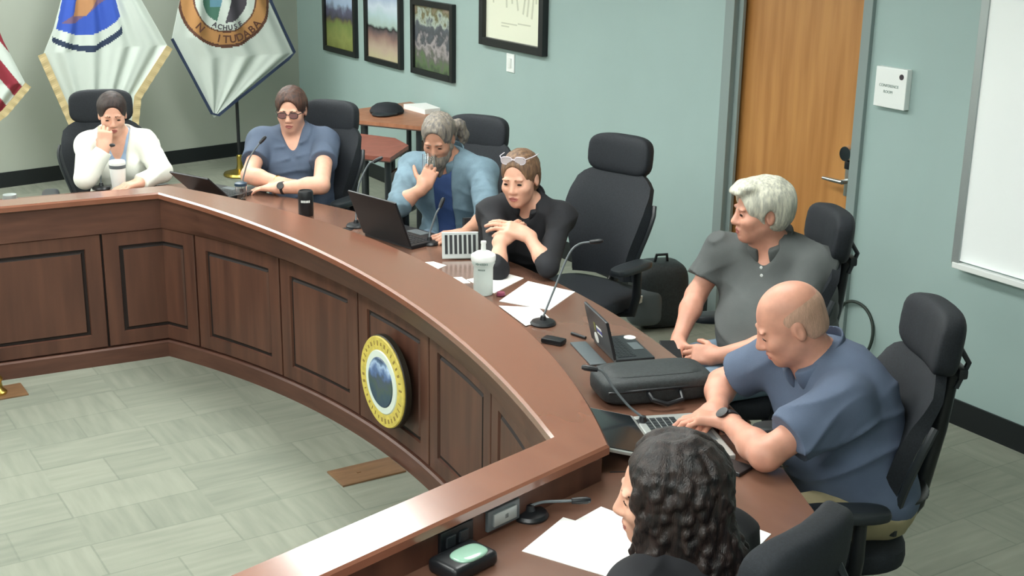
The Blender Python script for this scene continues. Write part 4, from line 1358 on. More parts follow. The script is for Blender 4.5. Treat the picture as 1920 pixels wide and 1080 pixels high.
def field_mesh(field, h, name, mats, parent, origin, region=None, relax=1):
    v, q = field.mesh(h)
    if relax:
        for _ in range(relax):
            acc = np.zeros_like(v); n = np.zeros(len(v))
            for a in range(4):
                b = (a + 1) % 4
                np.add.at(acc, q[:, a], v[q[:, b]]); np.add.at(n, q[:, a], 1)
                np.add.at(acc, q[:, b], v[q[:, a]]); np.add.at(n, q[:, b], 1)
            v = v + .45 * (acc / n[:, None] - v)
    me = bpy.data.meshes.new(name)
    me.vertices.add(len(v)); me.vertices.foreach_set('co', (v - V3(origin)).astype(f32).ravel())
    me.loops.add(q.size); me.loops.foreach_set('vertex_index', q.astype(np.int32).ravel())
    me.polygons.add(len(q))
    me.polygons.foreach_set('loop_start', np.arange(0, q.size, 4, dtype=np.int32))
    me.update(calc_edges=True)
    for m in (mats if isinstance(mats, (list, tuple)) else [mats]): me.materials.append(m)
    if region is not None:
        c = v[q].mean(1)
        me.polygons.foreach_set('material_index', region(c).astype(np.int32))
    smooth(me, None)
    me.validate()
    o = bpy.data.objects.new(name, me)
    COL.objects.link(o)
    if parent is not None: o.parent = parent
    else: o.location = origin
    return o

def folds(seed, amp, freq=60.0, axis=(0, 0, 1), fine=.0):
    """cloth creases: sharp-backed ripples in patches, running roughly across the axis"""
    rs = np.random.RandomState(seed)
    K = 4
    dirs = [unit(V3(axis) + rs.normal(0, .42, 3)) for _ in range(K)]
    bend = [unit(rs.normal(0, 1, 3)) for _ in range(K)]
    patch = [unit(rs.normal(0, 1, 3)) for _ in range(2 * K)]
    ph = rs.uniform(0, 6.28, 4 * K); fr = freq * rs.uniform(.6, 1.35, K)
    def fn(P):
        w = 0
        for i in range(K):
            a = P @ dirs[i] * fr[i] + ph[i] + 1.8 * np.sin(P @ bend[i] * fr[i] * .22 + ph[K + i])
            ridge = 1 - np.abs(np.sin(a * .5))
            m = np.sin(P @ patch[i] * 13 + ph[2 * K + i]) + np.sin(P @ patch[K + i] * 17 + ph[3 * K + i])
            w = w + ridge * ridge * np.clip(m * .8 - .1, 0, 1.2)
        return amp * (.12 - w * .9)
    return fn

class Head:
    def __init__(self, c, fwd, roll=0.0, s=1.0):
        f_ = unit(fwd); up = np.array([0, 0, 1.0])
        x = np.cross(f_, up); x /= np.linalg.norm(x); z = np.cross(x, f_)
        if roll:
            x, z = math.cos(roll) * x + math.sin(roll) * z, -math.sin(roll) * x + math.cos(roll) * z
        self.c, self.A, self.s = V3(c), np.stack([x, f_, z], 1), s
    def p(self, x, y, z): return self.c + self.A @ (V3((x, y, z)) * self.s)
    def loc(self, P): return (P - self.c) @ self.A / self.s

def head_field(F, H, wide=1.0, jaw=1.0, nose=1.0, brow=1.0):
    s, A, p = H.s, H.A, H.p
    e = lambda c, r, k=.02, kind='add': F.ell(p(*c), V3(r) * s, A, k * s, kind)
    e((0, -.014, .036), (.073 * wide, .094, .080))
    e((0, .022, -.022), (.062 * wide, .064, .084), .03)
    e((0, .030, -.066), (.050 * wide * jaw, .052, .044), .03)
    e((0, .062, -.094), (.022 * jaw, .020, .017), .025)
    for sx in (-1, 1):
        e((sx * .040 * wide, .058, -.026), (.022, .024, .020), .025)
        F.ell(p(sx * .031, .090, .000), V3((.017, .013, .011)) * s, A, .014 * s, 'sub')
        e((sx * .031, .073, -.001), (.0135, .0135, .0115), .004)
        e((sx * .030, .082, .019), (.020, .009, .006 * brow), .012)
        e((sx * .0112, .090, -.036), (.0085, .0095, .007), .008)
        e((sx * .074 * wide, -.012, -.008), (.008, .017, .030), .008)
        F.ell(p(sx * .083 * wide, -.008, -.006), V3((.006, .009, .018)) * s, A, .004 * s, 'sub')
    F.cone(p(0, .082, .012), p(0, .097 + .005 * nose, -.030), .008 * s, .0112 * s * nose, .014 * s)
    e((0, .085, -.060), (.022, .011, .0055), .008)
    e((0, .083, -.072), (.019, .011, .0065), .008)
    F.ell(p(0, .098, -.0655), V3((.020, .010, .0016)) * s, A, .003 * s, 'sub')

def lips_of(H):
    def fn(c):
        q = H.loc(c)
        return (np.abs(q[:, 0]) < .020) & (q[:, 1] > .076) & (q[:, 1] < .104) & (np.abs(q[:, 2] + .066) < .0105 - .012 * (np.abs(q[:, 0]) / .020) ** 2 * .6)
    return fn

def hand_field(F, w, d, n, side, curl=(.5, .5, .5, .5), thumb=(.5, .5), s=1.0, spread=.05, g=0.0):
    """w wrist, d towards the knuckles, n palm side; side 'R'/'L'"""
    w, d = V3(w), unit(d)
    n = V3(n) - d * (V3(n) @ d); n = unit(n)
    l = np.cross(d, n) * (1 if side == 'R' else -1)          # thumb side
    A = np.stack([l, d, n], 1)
    F.cone(w - d * .02, w + d * .018 * s, .024 * s, .026 * s, .02)
    F.box(w + d * .050 * s, V3((.040, .046, .0155)) * s, .014 * s, A, .02)
    F.ell(w + d * .030 * s + l * .022 * s + n * .008 * s, V3((.016, .028, .014)) * s, A, .014)
    seg = [(.043, .026, .021), (.047, .030, .022), (.044, .028, .022), (.034, .021, .019)]
    for i in range(4):
        o = (.030, .010, -.010, -.029)[i]
        b = w + d * ((.094, .098, .094, .086)[i] * s) + l * o * s
        e1 = unit(d + l * spread * (1.4 - i)); r = (.0090, .0094, .0090, .0078)[i] * s
        q = b - d * .012 * s; th = 0.0
        for j, L in enumerate(seg[i]):
            th += curl[i] * (.75, 1.0, .75)[j]
            e = q + (e1 * math.cos(th) + n * math.sin(th)) * L * s * (1.25 if j == 0 else 1)
            F.cone(q, e, r * (1.06 if j == 0 else 1 - .05 * j), r * (1 - .07 * j), .004)
            q = e
    # thumb leaves the side of the palm near its base
    q = w + d * .022 * s + l * .026 * s + n * .004 * s
    t1 = unit(d * .62 + l * (.80 - thumb[0] * .6) + n * (.25 + thumb[0] * .75))
    e = q + t1 * .044 * s
    F.cone(q, e, .014 * s, .0115 * s, .010)
    t2 = unit(t1 + n * thumb[1] * .5 - l * thumb[1] * .7 + d * .25)
    e2 = e + t2 * .032 * s
    F.cone(e, e2, .0112 * s, .0102 * s, .005)
    t3 = unit(t2 - l * thumb[1] * .4 + n * thumb[1] * .2)
    F.cone(e2, e2 + t3 * .024 * s, .0100 * s, .0082 * s, .004)

def torso_axes(neck, hip, cf):
    t = unit(V3(neck) - V3(hip))
    s_ = unit(np.cross(V3((cf[0], cf[1], 0)), t)); f_ = np.cross(t, s_)
    return s_, f_, t

def torso_field(F, Pn, g=0.0, belly=True):
    """chest, shoulders, waist and pelvis of a person dict"""
    nk, hp = V3(Pn['neck']), V3(Pn['hip'])
    s_, f_, t = torso_axes(nk, hp, Pn['cf'])
    A = np.stack([s_, f_, t], 1)
    L = np.linalg.norm(nk - hp)
    sh = Pn['shw']; ch = Pn.get('chest', 1.0); be = Pn.get('belly', 0.0); hu = Pn.get('hunch', 0.0)
    at = lambda u, a=0, b=0: nk + (hp - nk) * u + s_ * a + f_ * b
    F.ell(at(.30, 0, -.005 - hu), (sh * .98 * ch, .112 * ch, .185), A, .05, g=g)
    F.ell(at(.62, 0, be * .35 - hu * .6), (sh * .84 * ch + be * .35, .105 * ch + be * .75, .19), A, .06, g=g)
    if be > 0: F.ell(at(.70, 0, be * .9), (sh * .70 + be * .4, .10 + be * .7, .15), A, .06, g=g)
    F.ell(at(.97, 0, 0), (sh * .98 + .01, .125 + be * .3, .13), A, .06, g=g)
    shR, shL = V3(Pn['shR']), V3(Pn['shL'])
    nb = nk - t * .015 - f_ * .012
    for S in (shR, shL):
        F.cone(nb, S, .050, .044, .05, g=g)
        F.ell(S, (.047 * ch, .047 * ch, .046), None, .04, g=g)
        F.cone(S * .9 + nk * .1 - t * .03, at(.36) + (S - nk) * .62, .058 * ch, .078 * ch, .05, g=g)
    bu = Pn.get('bust', 0)
    if bu:
        for k in (-1, 1):
            F.ell(at(.40, k * .072, .075 + bu * .3), (.058 + bu, .05 + bu, .056 + bu), A, .04, g=g)
    return s_, f_, t, at

def arm_r(Pn): a = Pn.get('arm', 1.0); return .047 * a, .039 * a, .037 * a, .0265 * (a * .5 + .5)

def body_mesh(root, Pn, H, h, mats):
    F = Field()
    head_field(F, H, **Pn.get('face', {}))
    nk = V3(Pn['neck'])
    torso_field(F, Pn)
    nr = Pn.get('neck_r', .055)
    F.cone(H.p(0, -.020, -.050), nk, nr * .98, nr * 1.12, .03)
    F.cone(H.p(0, .010, -.080), nk + V3((*Pn['cf'], 0)) * .03, nr * .6, nr * .7, .03)
    ru, re, rf, rw = arm_r(Pn)
    for sd in 'RL':
        if 'el' + sd not in Pn: continue
        S, E, W = V3(Pn['sh' + sd]), V3(Pn['el' + sd]), V3(Pn['wr' + sd])
        F.cone(S, E, ru, re, .03)
        m = E + (W - E) * .30
        F.cone(E, m, rf * 1.02, rf * 1.08, .025)
        F.cone(m, W, rf * 1.08, rw, .025)
        hd = Pn.get('hand' + sd)
        if hd: hand_field(F, W, hd['d'], hd['n'], sd, hd.get('curl', (.5,) * 4), hd.get('thumb', (.5, .5)), hd.get('s', 1.0), hd.get('spread', .05))
    lp = lips_of(H)
    return field_mesh(F, h, 'body', mats, root, root.location, lambda c: np.where(lp(c), 1, 0))

def top_mesh(root, Pn, H, h, name, m, sleeve=(.6, .6), fore=(0, 0), g=.013, neckhole=None, amp=.004, seed=1, hem=None, loose=.012, mats2=None, region=None, freq=60, slit=0.0):
    """upper garment: inflated torso and sleeves, opened at the neck, cut flat at cuffs"""
    F = Field()
    s_, f_, t, at = torso_field(F, Pn, g)
    ru, re, rf, rw = arm_r(Pn)
    for i, sd in enumerate('RL'):
        if 'el' + sd not in Pn: continue
        S, E, W = V3(Pn['sh' + sd]), V3(Pn['el' + sd]), V3(Pn['wr' + sd])
        if fore[i] > 0:
            F.cone(S, E, ru + loose, re + loose, .03, g=g * .5)
            F.cone(E, E + (W - E) * fore[i], rf + loose * .9, (rf + (rw - rf) * fore[i]) + loose * .8, .02, cut_b=True, g=g * .4)
        else:
            F.cone(S, S + (E - S) * sleeve[i], ru + loose, ru + loose * 1.15, .03, cut_b=True, g=g * .6)
    F.noise(folds(seed, amp, freq, f_ * .3 + t))
    nk = V3(Pn['neck'])
    if neckhole:
        kind, r, dp = neckhole                # r radius of opening, dp depth in front
        F.cone(nk + t * .10, nk + t * .005 + f_ * .012, r, r, .008, kind='sub')
        if dp > 0:
            F.cone(nk + t * .03 + f_ * .09, nk - t * dp + f_ * .16, r * .95, r * .30 if kind == 'V' else r * .75, .010, kind='sub')
    if slit:
        F.box(at(.55, 0, .20), (slit, .16, .6), .01, np.stack([s_, f_, t], 1), .01, 'sub')
    if hem is not None: F.half(at(hem), -t, k=.006)
    return field_mesh(F, h, name, mats2 or m, root, root.location, region)

def legs_mesh(root, Pn, h, m, name='trousers'):
    F = Field()
    hp = V3(Pn['hip']); s_, f_, t = torso_axes(Pn['neck'], hp, Pn['cf'])
    lf = V3((*Pn.get('lf', Pn['cf']), 0)); lf = unit(lf); ls = np.cross(lf, (0, 0, 1))
    F.ell(hp, (.175 * Pn.get('chest', 1) + Pn.get('belly', 0) * .3, .145, .105), np.stack([ls, lf, (0, 0, 1.)], 1), .04)
    for k in (-1, 1):
        a = hp + ls * .095 * k - V3((0, 0, .015)); b = a + lf * .43 + ls * .03 * k + V3((0, 0, .0)); c = b + lf * Pn.get('foot', .04) - V3((0, 0, .44))
        c[2] = .09
        F.cone(a, b, .092, .070, .05); F.cone(b, c, .068, .056, .03, cut_b=True)
    F.noise(folds(5, .006, 55))
    field_mesh(F, h, name, m, root, root.location)
    for k in (-1, 1):
        a = hp + ls * .095 * k; b = a + lf * .43 + ls * .03 * k; c = b + lf * Pn.get('foot', .04); c[2] = .045
        S = Field()
        S.cone(c - lf * .05, c + lf * .13, .040, .036, .02)
        S.cone(V3((c[0], c[1], .10)), c, .042, .045, .02)
        S.half((0, 0, .004), (0, 0, -1))
        field_mesh(S, .008, 'shoe', M['shoe'], root, root.location)

def eyes(root, H, down=0.0):
    for sx in (-1, 1):
        o = MB().lathe([(0, -.0034), (.0046, -.0030), (.0072, -.0010), (.0082, .0012), (0, .0020)], (0, 0, 0), 16).build('eye', M['eye'], root)
        c = H.p(sx * .031, .0850, -.0015 - down * .003)
        d = H.A[:, 1] * .85 + H.A[:, 0] * sx * .18 - H.A[:, 2] * (.1 + down * .4)
        o.rotation_euler = Vector(d).to_track_quat('Z', 'Y').to_euler()
        o.scale = (1.25 * H.s, .62 * H.s, 1.0 * H.s)
        o.location = Vector(c) - root.location
def brows(root, H, m):
    for sx in (-1, 1):
        pts = [Vector(H.p(sx * x, y, z)) - root.location for x, y, z in ((.012, .0875, .017), (.028, .0855, .0205), (.045, .076, .017))]
        MB().tube(pts, [.0034 * H.s, .0040 * H.s, .0020 * H.s], 8).build('eyebrow', m, root)
def glasses(root, H, m, up=0.0, lens=None, back=0.0):
    b = MB()
    P = lambda x, y, z: Vector(H.p(x, y - back, z + up)) - root.location
    for sx in (-1, 1):
        ring = [P(sx * .031 + .024 * math.copysign(abs(math.cos(a)) ** .7, math.cos(a)), .097 - .004 * abs(math.cos(a)), -.002 + .016 * math.copysign(abs(math.sin(a)) ** .8, math.sin(a))) for a in [2 * PI * i / 24 for i in range(24)]]
        b.tube(ring, .0024 * H.s, 6, closed=True)
        b.tube([P(sx * .055, .092, .004), P(sx * .074, .060, .006), P(sx * .079, .0, .002)], .0022 * H.s, 6)
    b.tube([P(-.008, .099, .002), P(0, .102, .005), P(.008, .099, .002)], .0024 * H.s, 6)
    b.build('glasses', m, root)
    if lens:
        for sx in (-1, 1):
            ring = [P(sx * .031 + .023 * math.cos(a), .0965, -.002 + .015 * math.sin(a)) for a in [2 * PI * i / 20 for i in range(20)]]
            q = MB(); vs = [q.bm.verts.new(p) for p in ring]; q.bm.faces.new(vs)
            r_ = bmesh.ops.extrude_face_region(q.bm, geom=list(q.bm.faces))
            bmesh.ops.translate(q.bm, vec=Vector(H.A[:, 1]) * .0012, verts=[v for v in r_['geom'] if isinstance(v, bmesh.types.BMVert)])
            q.build('lens', lens, root, sm=False)
def band(root, a, b, r, wd, m, name, face=None):
    """wrist band round the segment a->b at b"""
    a, b = Vector(a), Vector(b); ax = (b - a).normalized()
    c = b - Vector(root.location)
    q = ax.to_track_quat('Z', 'Y')
    MB().lathe([(r - .004, -wd / 2), (r, -wd / 2), (r + .002, 0), (r, wd / 2), (r - .004, wd / 2)], c, 24, axis=q).build(name, m, root)
    if face is not None:
        n = Vector(face); n = (n - ax * n.dot(ax)).normalized()
        p = c + n * r
        MB().lathe([(0, -.003), (.019, -.003), (.020, .006), (0, .008)], p, 24, axis=n.to_track_quat('Z', 'Y')).build(name + '_face', M['watch_face'], root)

def strands(seed, amp, f1, f2, H, direction=(0, 0, 1)):
    """lock-like ripple running along a head direction"""
    rs = np.random.RandomState(seed)
    a = [unit(H.A @ unit(rs.normal(0, 1, 3) * (1, 1, .25))) for _ in range(5)]
    ph = rs.uniform(0, 6.28, 5); fr = rs.uniform(f1, f2, 5)
    dz = H.A @ V3(direction)
    def fn(P):
        w = 0
        for d, p, f_ in zip(a, ph, fr): w = w + np.sin(P @ d * f_ + p + 1.3 * np.sin(P @ dz * f_ * .22 + p))
        return amp * w * .4
    return fn

def hair_cap(H, thick=.012, hairline=.070, temple=.030, nape=-.06, wide=1.0, seed=1, amp=.002, extra=None, front=.052, f1=120, f2=300):
    """cap of hair over the cranium, open over the face and below the nape"""
    F = Field(); s, A, p = H.s, H.A, H.p
    F.ell(p(0, -.016, .036), V3((.073 * wide + thick, .094 + thick, .081 + thick)) * s, A, .02 * s)
    F.ell(p(0, -.045, -.020), V3((.062 * wide + thick, .058 + thick * .6, .065)) * s, A, .03 * s)
    if extra: extra(F, H)
    F.noise(strands(seed, amp, f1, f2, H))
    # face opening: a rounded volume in front below the hairline
    F.ell(p(0, .115, hairline - .098), V3((.067 * wide, .085, .100)) * s, A, .010 * s, 'sub')
    F.ell(p(0, .070, -.085), V3((.090, .080, .095)) * s, A, .012 * s, 'sub')
    for sx in (-1, 1):
        F.ell(p(sx * .080 * wide, -.008, -.018), V3((.022, .020, .036)) * s, A, .008 * s, 'sub')
    F.half(p(0, 0, nape), -A[:, 2], k=.01)
    return F
def hair_mat(name, a, b, rough=.5):
    return mat(name, srgb(*a), rough, noise=.5, nscale=14, nstretch=(6, 6, 1.2), col2=srgb(*b), bump=.35, bscale=60)
M['hair_dark'] = hair_mat('dark_brown_hair', (62, 44, 40), (34, 25, 25))
M['hair_auburn'] = hair_mat('auburn_brown_hair', (92, 62, 50), (52, 36, 34))
M['hair_grey'] = hair_mat('grey_hair', (150, 140, 126), (96, 92, 92))
M['hair_grey_dark'] = hair_mat('dark_grey_hair', (110, 106, 104), (76, 76, 80))
M['hair_blond'] = hair_mat('dark_blond_hair', (138, 106, 78), (86, 64, 52))
M['hair_white'] = hair_mat('white_hair', (222, 220, 202), (168, 168, 156))
M['hair_buzz'] = hair_mat('short_grey_stubble_hair', (208, 164, 142), (186, 150, 128), .7)
M['hair_curly'] = hair_mat('dark_curly_hair', (52, 40, 37), (19, 16, 18), .40)
M['shoe'] = mat('black_shoe_leather', srgb(26, 24, 24), .4)
M['watch_face'] = mat('watch_glass', srgb(14, 14, 18), .4)
M['watch_strap'] = mat('dark_watch_strap', srgb(30, 28, 32), .5)
M['gold_chain'] = mat('gold_bracelet', srgb(186, 150, 70), .3, metal=.9)
M['w_cardigan'] = mat('white_knit', srgb(236, 238, 228), .85, bump=.15, bscale=260)
M['light_blue_top'] = mat('light_blue_jersey', srgb(150, 172, 200), .85, bump=.1, bscale=300)
M['blue_tee'] = mat('slate_blue_jersey', srgb(78, 91, 112), .85, noise=.06, nscale=9, bump=.1, bscale=300)
M['denim_shirt'] = mat('faded_denim', srgb(108, 132, 146), .85, noise=.14, nscale=18, bump=.15, bscale=400)
M['royal_tee'] = mat('royal_blue_jersey', srgb(54, 78, 128), .85, noise=.08, nscale=10)
M['black_top'] = mat('black_jersey', srgb(30, 31, 36), .85, noise=.2, nscale=8)
M['grey_polo'] = mat('charcoal_grey_pique', srgb(84, 88, 88), .85, noise=.06, nscale=12, bump=.15, bscale=420)
M['blue_polo'] = mat('slate_blue_pique', srgb(88, 101, 124), .85, noise=.05, nscale=12, bump=.15, bscale=420)
M['jeans'] = mat('blue_jeans', srgb(118, 138, 156), .85, noise=.15, nscale=16, bump=.15, bscale=420)
M['khaki'] = mat('khaki_cotton', srgb(168, 156, 122), .85, noise=.06, nscale=14)
M['dark_trousers'] = mat('dark_trousers', srgb(38, 40, 46), .85)
M['lens'] = mat('tinted_lens', srgb(132, 98, 98), .08)
M['frame_dark'] = mat('dark_spectacle_frame', srgb(46, 36, 40), .3)
M['frame_pale'] = mat('pale_spectacle_frame', srgb(214, 206, 216), .2)
M['lens_pale'] = mat('pale_shiny_lens', srgb(176, 168, 172), .05, coat=1.0)
M['black_belt'] = mat('black_belt_leather', srgb(20, 20, 22), .4)
M['brow_dark'] = mat('dark_eyebrow', srgb(64, 46, 40), .8)
M['brow_fair'] = mat('fair_eyebrow', srgb(150, 112, 88), .8)
M['brow_grey'] = mat('grey_eyebrow', srgb(150, 140, 130), .8)

def person(label, Pn, head, skin, root_xy=None):
    hp = Pn['hip']
    root = thing('person', label, 'person', (hp[0], hp[1], 0))
    bpy.context.view_layer.update()
    return root
def shoulders(Pn, drop=.045, fwd=.01):
    cf = unit((*Pn['cf'], 0)); r = np.cross(cf, (0, 0, 1))
    nk = V3(Pn['neck'])
    for sd, k in (('R', 1), ('L', -1)):
        if 'sh' + sd not in Pn:
            Pn['sh' + sd] = nk + r * k * Pn['shw'] - V3((0, 0, drop)) + cf * fwd
    return Pn
def collar(root, Pn, m, r=.060, h_=.040, g=.012):
    nk = V3(Pn['neck']); s_, f_, t = torso_axes(Pn['neck'], Pn['hip'], Pn['cf'])
    F = Field()
    F.cone(nk + t * .000 + f_ * .002, nk + t * (h_ + .016) - f_ * .014, r + .034, r + .020, .01)
    F.cone(nk - t * .06 - f_ * .004, nk + t * .09 - f_ * .016, r + .015, r + .013, .004, kind='sub')
    F.box(nk + f_ * .10 + t * .01, (.022, .07, .09), .004, np.stack([s_, f_, t], 1), .01, 'sub')
    F.half(nk + t * (h_ + .008) - f_ * .008, t * 1.0 + f_ * .30, k=.004)
    field_mesh(F, .004, 'collar', m, root, root.location)

def sleeves_loose(): pass

# ---- 1 woman in white cardigan
P = shoulders(dict(neck=(1.965, 7.345, .985), hip=(1.97, 7.40, .56), cf=(-.22, -.975), shw=.150, chest=.92, bust=.012, arm=.95,
    elR=(1.715, 7.085, .815), wrR=(1.835, 7.105, .965), elL=(2.125, 7.05, .815), wrL=(1.965, 6.93, .795),
    handR=dict(d=(.18, .22, .95), n=(.25, .9, -.2), curl=(1.15, 1.2, 1.25, 1.3), thumb=(.9, .8)),
    handL=dict(d=(-.9, -.3, -.03), n=(0, 0, -1), curl=(.3, .3, .35, .4)), neck_r=.050, face=dict(wide=.98)))
r1 = person('woman in white cardigan with dark hair, fist held against her mouth', P, None, None)
H = Head((1.945, 7.305, 1.115), (-.24, -.95, -.22), s=.98)
body_mesh(r1, P, H, .0055, [M['skin_l'], M['lip']])
top_mesh(r1, P, H, .007, 'blue_top', M['light_blue_top'], sleeve=(.2, .2), g=.003, neckhole=('U', .060, .115), amp=.002, seed=3)
top_mesh(r1, P, H, .007, 'cardigan', M['w_cardigan'], fore=(.93, .95), g=.020, neckhole=('V', .080, .22), amp=.008, seed=11, loose=.012)
hc = hair_cap(H, .010, hairline=.078, seed=2, amp=.0015, nape=-.07, extra=lambda F, H: F.ell(H.p(0, -.115, .02), V3((.034, .032, .034)) * H.s, H.A, .02))
field_mesh(hc, .0055, 'hair', M['hair_dark'], r1, r1.location)
eyes(r1, H, .6); brows(r1, H, M['brow_dark'])
legs_mesh(r1, P, .012, M['dark_trousers'])

# ---- 2 woman in blue tee
P = shoulders(dict(neck=(2.825, 6.835, 1.010), hip=(2.87, 6.80, .56), cf=(-.52, -.855), shw=.180, chest=1.08, bust=.030, belly=.035, arm=1.12,
    elR=(2.50, 6.70, .825), wrR=(2.60, 6.50, .815), elL=(2.735, 6.27, .830), wrL=(2.565, 6.44, .800),
    handR=dict(d=(.75, -.62, -.05), n=(0, .2, -1), curl=(.35, .35, .4, .4)),
    handL=dict(d=(-.62, .76, -.05), n=(0, 0, -1), curl=(.25, .25, .3, .3)), neck_r=.056, face=dict(wide=1.02, jaw=1.08)))
r2 = person('woman in slate blue tee shirt and dark glasses, arms folded on the worktop', P, None, None)
H = Head((2.80, 6.80, 1.150), (-.56, -.80, -.16), s=1.02)
body_mesh(r2, P, H, .0055, [M['skin_l'], M['lip']])
top_mesh(r2, P, H, .0065, 'tee_shirt', M['blue_tee'], sleeve=(.60, .50), g=.013, neckhole=('V', .064, .105), amp=.010, seed=5, loose=.014)
hc = hair_cap(H, .013, hairline=.080, seed=7, amp=.002, nape=-.085)
field_mesh(hc, .0055, 'hair', M['hair_auburn'], r2, r2.location)
eyes(r2, H); brows(r2, H, M['brow_dark']); glasses(r2, H, M['frame_dark'], lens=M['lens'])
band(r2, P['elL'], V3(P['wrL']) * .9 + V3(P['elL']) * .1, .034, .016, M['watch_strap'], 'watch', face=(-.6, -.6, .5))
band(r2, P['elR'], V3(P['wrR']) * .9 + V3(P['elR']) * .1, .034, .007, M['gold_chain'], 'bracelet')
legs_mesh(r2, P, .012, M['dark_trousers'])

# ---- 3 bearded man in denim
P = shoulders(dict(neck=(3.235, 5.785, 1.000), hip=(3.34, 5.86, .56), cf=(-.80, -.60), shw=.195, chest=1.0, belly=.0, arm=1.0,
    elR=(2.885, 5.66, .835), wrR=(2.990, 5.600, .925), elL=(3.185, 5.305, .815), wrL=(2.94, 5.13, .795),
    handR=dict(d=(.50, .20, .70), n=(.45, .65, -.1), curl=(.95, .95, .95, .95), thumb=(.0, .2), spread=.06),
    handL=dict(d=(-.80, .35, -.06), n=(.1, .3, -.95), curl=(.4, .45, .5, .5)), neck_r=.056))
r3 = person('grey bearded man with ponytail in open denim shirt, raising a glass to his lips', P, None, None)
H = Head((3.165, 5.765, 1.130), (-.66, -.62, -.42), s=1.0)
body_mesh(r3, P, H, .0055, [M['skin_t'], M['lip']])
top_mesh(r3, P, H, .0065, 'tee_shirt', M['royal_tee'], sleeve=(.3, .3), g=.010, neckhole=('U', .060, .02), amp=.004, seed=6)
top_mesh(r3, P, H, .0065, 'denim_shirt', M['denim_shirt'], fore=(.16, .14), g=.020, neckhole=('V', .064, .10), amp=.008, seed=8, loose=.014, slit=.050)
collar(r3, P, M['denim_shirt'], r=.062, h_=.045)
def tail(F, H):
    p = [H.p(-.03, -.095, .020), H.p(-.075, -.115, .005), H.p(-.095, -.115, -.05), H.p(-.09, -.10, -.11)]
    for a, b, ra, rb in zip(p, p[1:], (.022, .030, .026), (.030, .026, .014)): F.cone(a, b, ra * H.s, rb * H.s, .02)
hc = hair_cap(H, .012, hairline=.088, seed=9, amp=.003, nape=-.10, extra=tail)
field_mesh(hc, .0055, 'hair', M['hair_grey'], r3, r3.location)
B = Field()
B.ell(H.p(0, .062, -.098), V3((.044, .036, .036)) * H.s, H.A, .02)
B.cone(H.p(.0, .072, -.105), H.p(0, .072, -.215), .040 * H.s, .016 * H.s, .03)
B.cone(H.p(.0, .088, -.053), H.p(.030, .074, -.075), .009 * H.s, .012 * H.s, .02); B.cone(H.p(.0, .088, -.053), H.p(-.030, .074, -.075), .009 * H.s, .012 * H.s, .02)
for sx in (-1, 1): B.cone(H.p(sx * .062, .012, -.035), H.p(sx * .042, .050, -.088), .014 * H.s, .020 * H.s, .02)
B.noise(strands(4, .004, 90, 220, H))
field_mesh(B, .0055, 'beard', M['hair_grey'], r3, r3.location)
eyes(r3, H, .9); brows(r3, H, M['brow_grey'])
legs_mesh(r3, P, .012, M['jeans'])
gl = thing('drinking_glass', 'clear drinking glass held to the lips of the bearded man', 'glass', (3.045, 5.655, .975))
gl.rotation_euler = (-.30, .22, 0)
MB().lathe([(0, 0), (.029, 0), (.034, .10), (.0315, .10), (.027, .006), (0, .006)], (0, 0, 0), 28).build('tumbler', M['glass'], gl)

# ---- 4 gesturing woman in black
P = shoulders(dict(neck=(3.085, 4.80, 1.000), hip=(3.13, 5.00, .56), cf=(-.58, -.81), shw=.155, chest=.92, bust=.010, arm=.86,
    elR=(2.785, 4.560, .800), wrR=(2.855, 4.640, .900), elL=(2.960, 4.430, .815), wrL=(2.955, 4.590, .920),
    handR=dict(d=(.62, .05, .30), n=(.25, .45, -.60), curl=(.55, .6, .65, .7), thumb=(.3, .4)),
    handL=dict(d=(-.72, .52, .30), n=(.2, .45, -.85), curl=(.35, .35, .4, .45), thumb=(.3, .4)), neck_r=.046, face=dict(wide=.96)))
P['shL'] = V3(P['shL']) + V3((-.02, -.03, .0))
r4 = person('woman in black top with eyeglasses on her head, hands laced in front of her', P, None, None)
H = Head((3.025, 4.765, 1.128), (-.80, -.58, -.12), roll=-.05, s=1.03)
body_mesh(r4, P, H, .0048, [M['skin_l'], M['lip']])
top_mesh(r4, P, H, .006, 'black_top', M['black_top'], fore=(.10, .28), g=.013, neckhole=('V', .056, .085), amp=.009, seed=13, loose=.007)
collar(r4, P, M['black_top'], r=.056, h_=.035)
hc = hair_cap(H, .008, hairline=.082, seed=12, amp=.0015, nape=-.075, extra=lambda F, H: F.ell(H.p(0, -.112, .01), V3((.028, .030, .032)) * H.s, H.A, .02))
field_mesh(hc, .005, 'hair', M['hair_blond'], r4, r4.location)
eyes(r4, H); brows(r4, H, M['brow_fair']); glasses(r4, H, M['frame_pale'], up=.098, lens=M['lens_pale'], back=.035)
legs_mesh(r4, P, .012, M['dark_trousers'])

# ---- 5 white haired man
P = shoulders(dict(neck=(3.475, 3.635, 1.025), hip=(3.56, 3.60, .57), cf=(-.90, -.43), lf=(-.97, .1), shw=.195, chest=1.08, belly=.13, arm=1.04, foot=.1,
    elR=(3.285, 3.845, .800), wrR=(3.135, 3.760, .655), elL=(3.300, 3.370, .740), wrL=(3.140, 3.535, .665),
    handR=dict(d=(-.45, -.45, -.42), n=(.4, -.5, -.4), curl=(.9, 1.0, 1.05, 1.1), thumb=(.5, .4)),
    handL=dict(d=(-.55, .75, -.05), n=(.35, .25, -.3), curl=(.75, .85, .95, 1.0), thumb=(.3, .3)), neck_r=.060, face=dict(wide=1.0, jaw=1.08, nose=1.1)))
r5 = person('white haired man in charcoal polo shirt and jeans, looking left, hands in lap', P, None, None)
H = Head((3.410, 3.640, 1.175), (-.90, .38, -.06), s=1.05)
body_mesh(r5, P, H, .0046, [M['skin_p'], M['lip']])
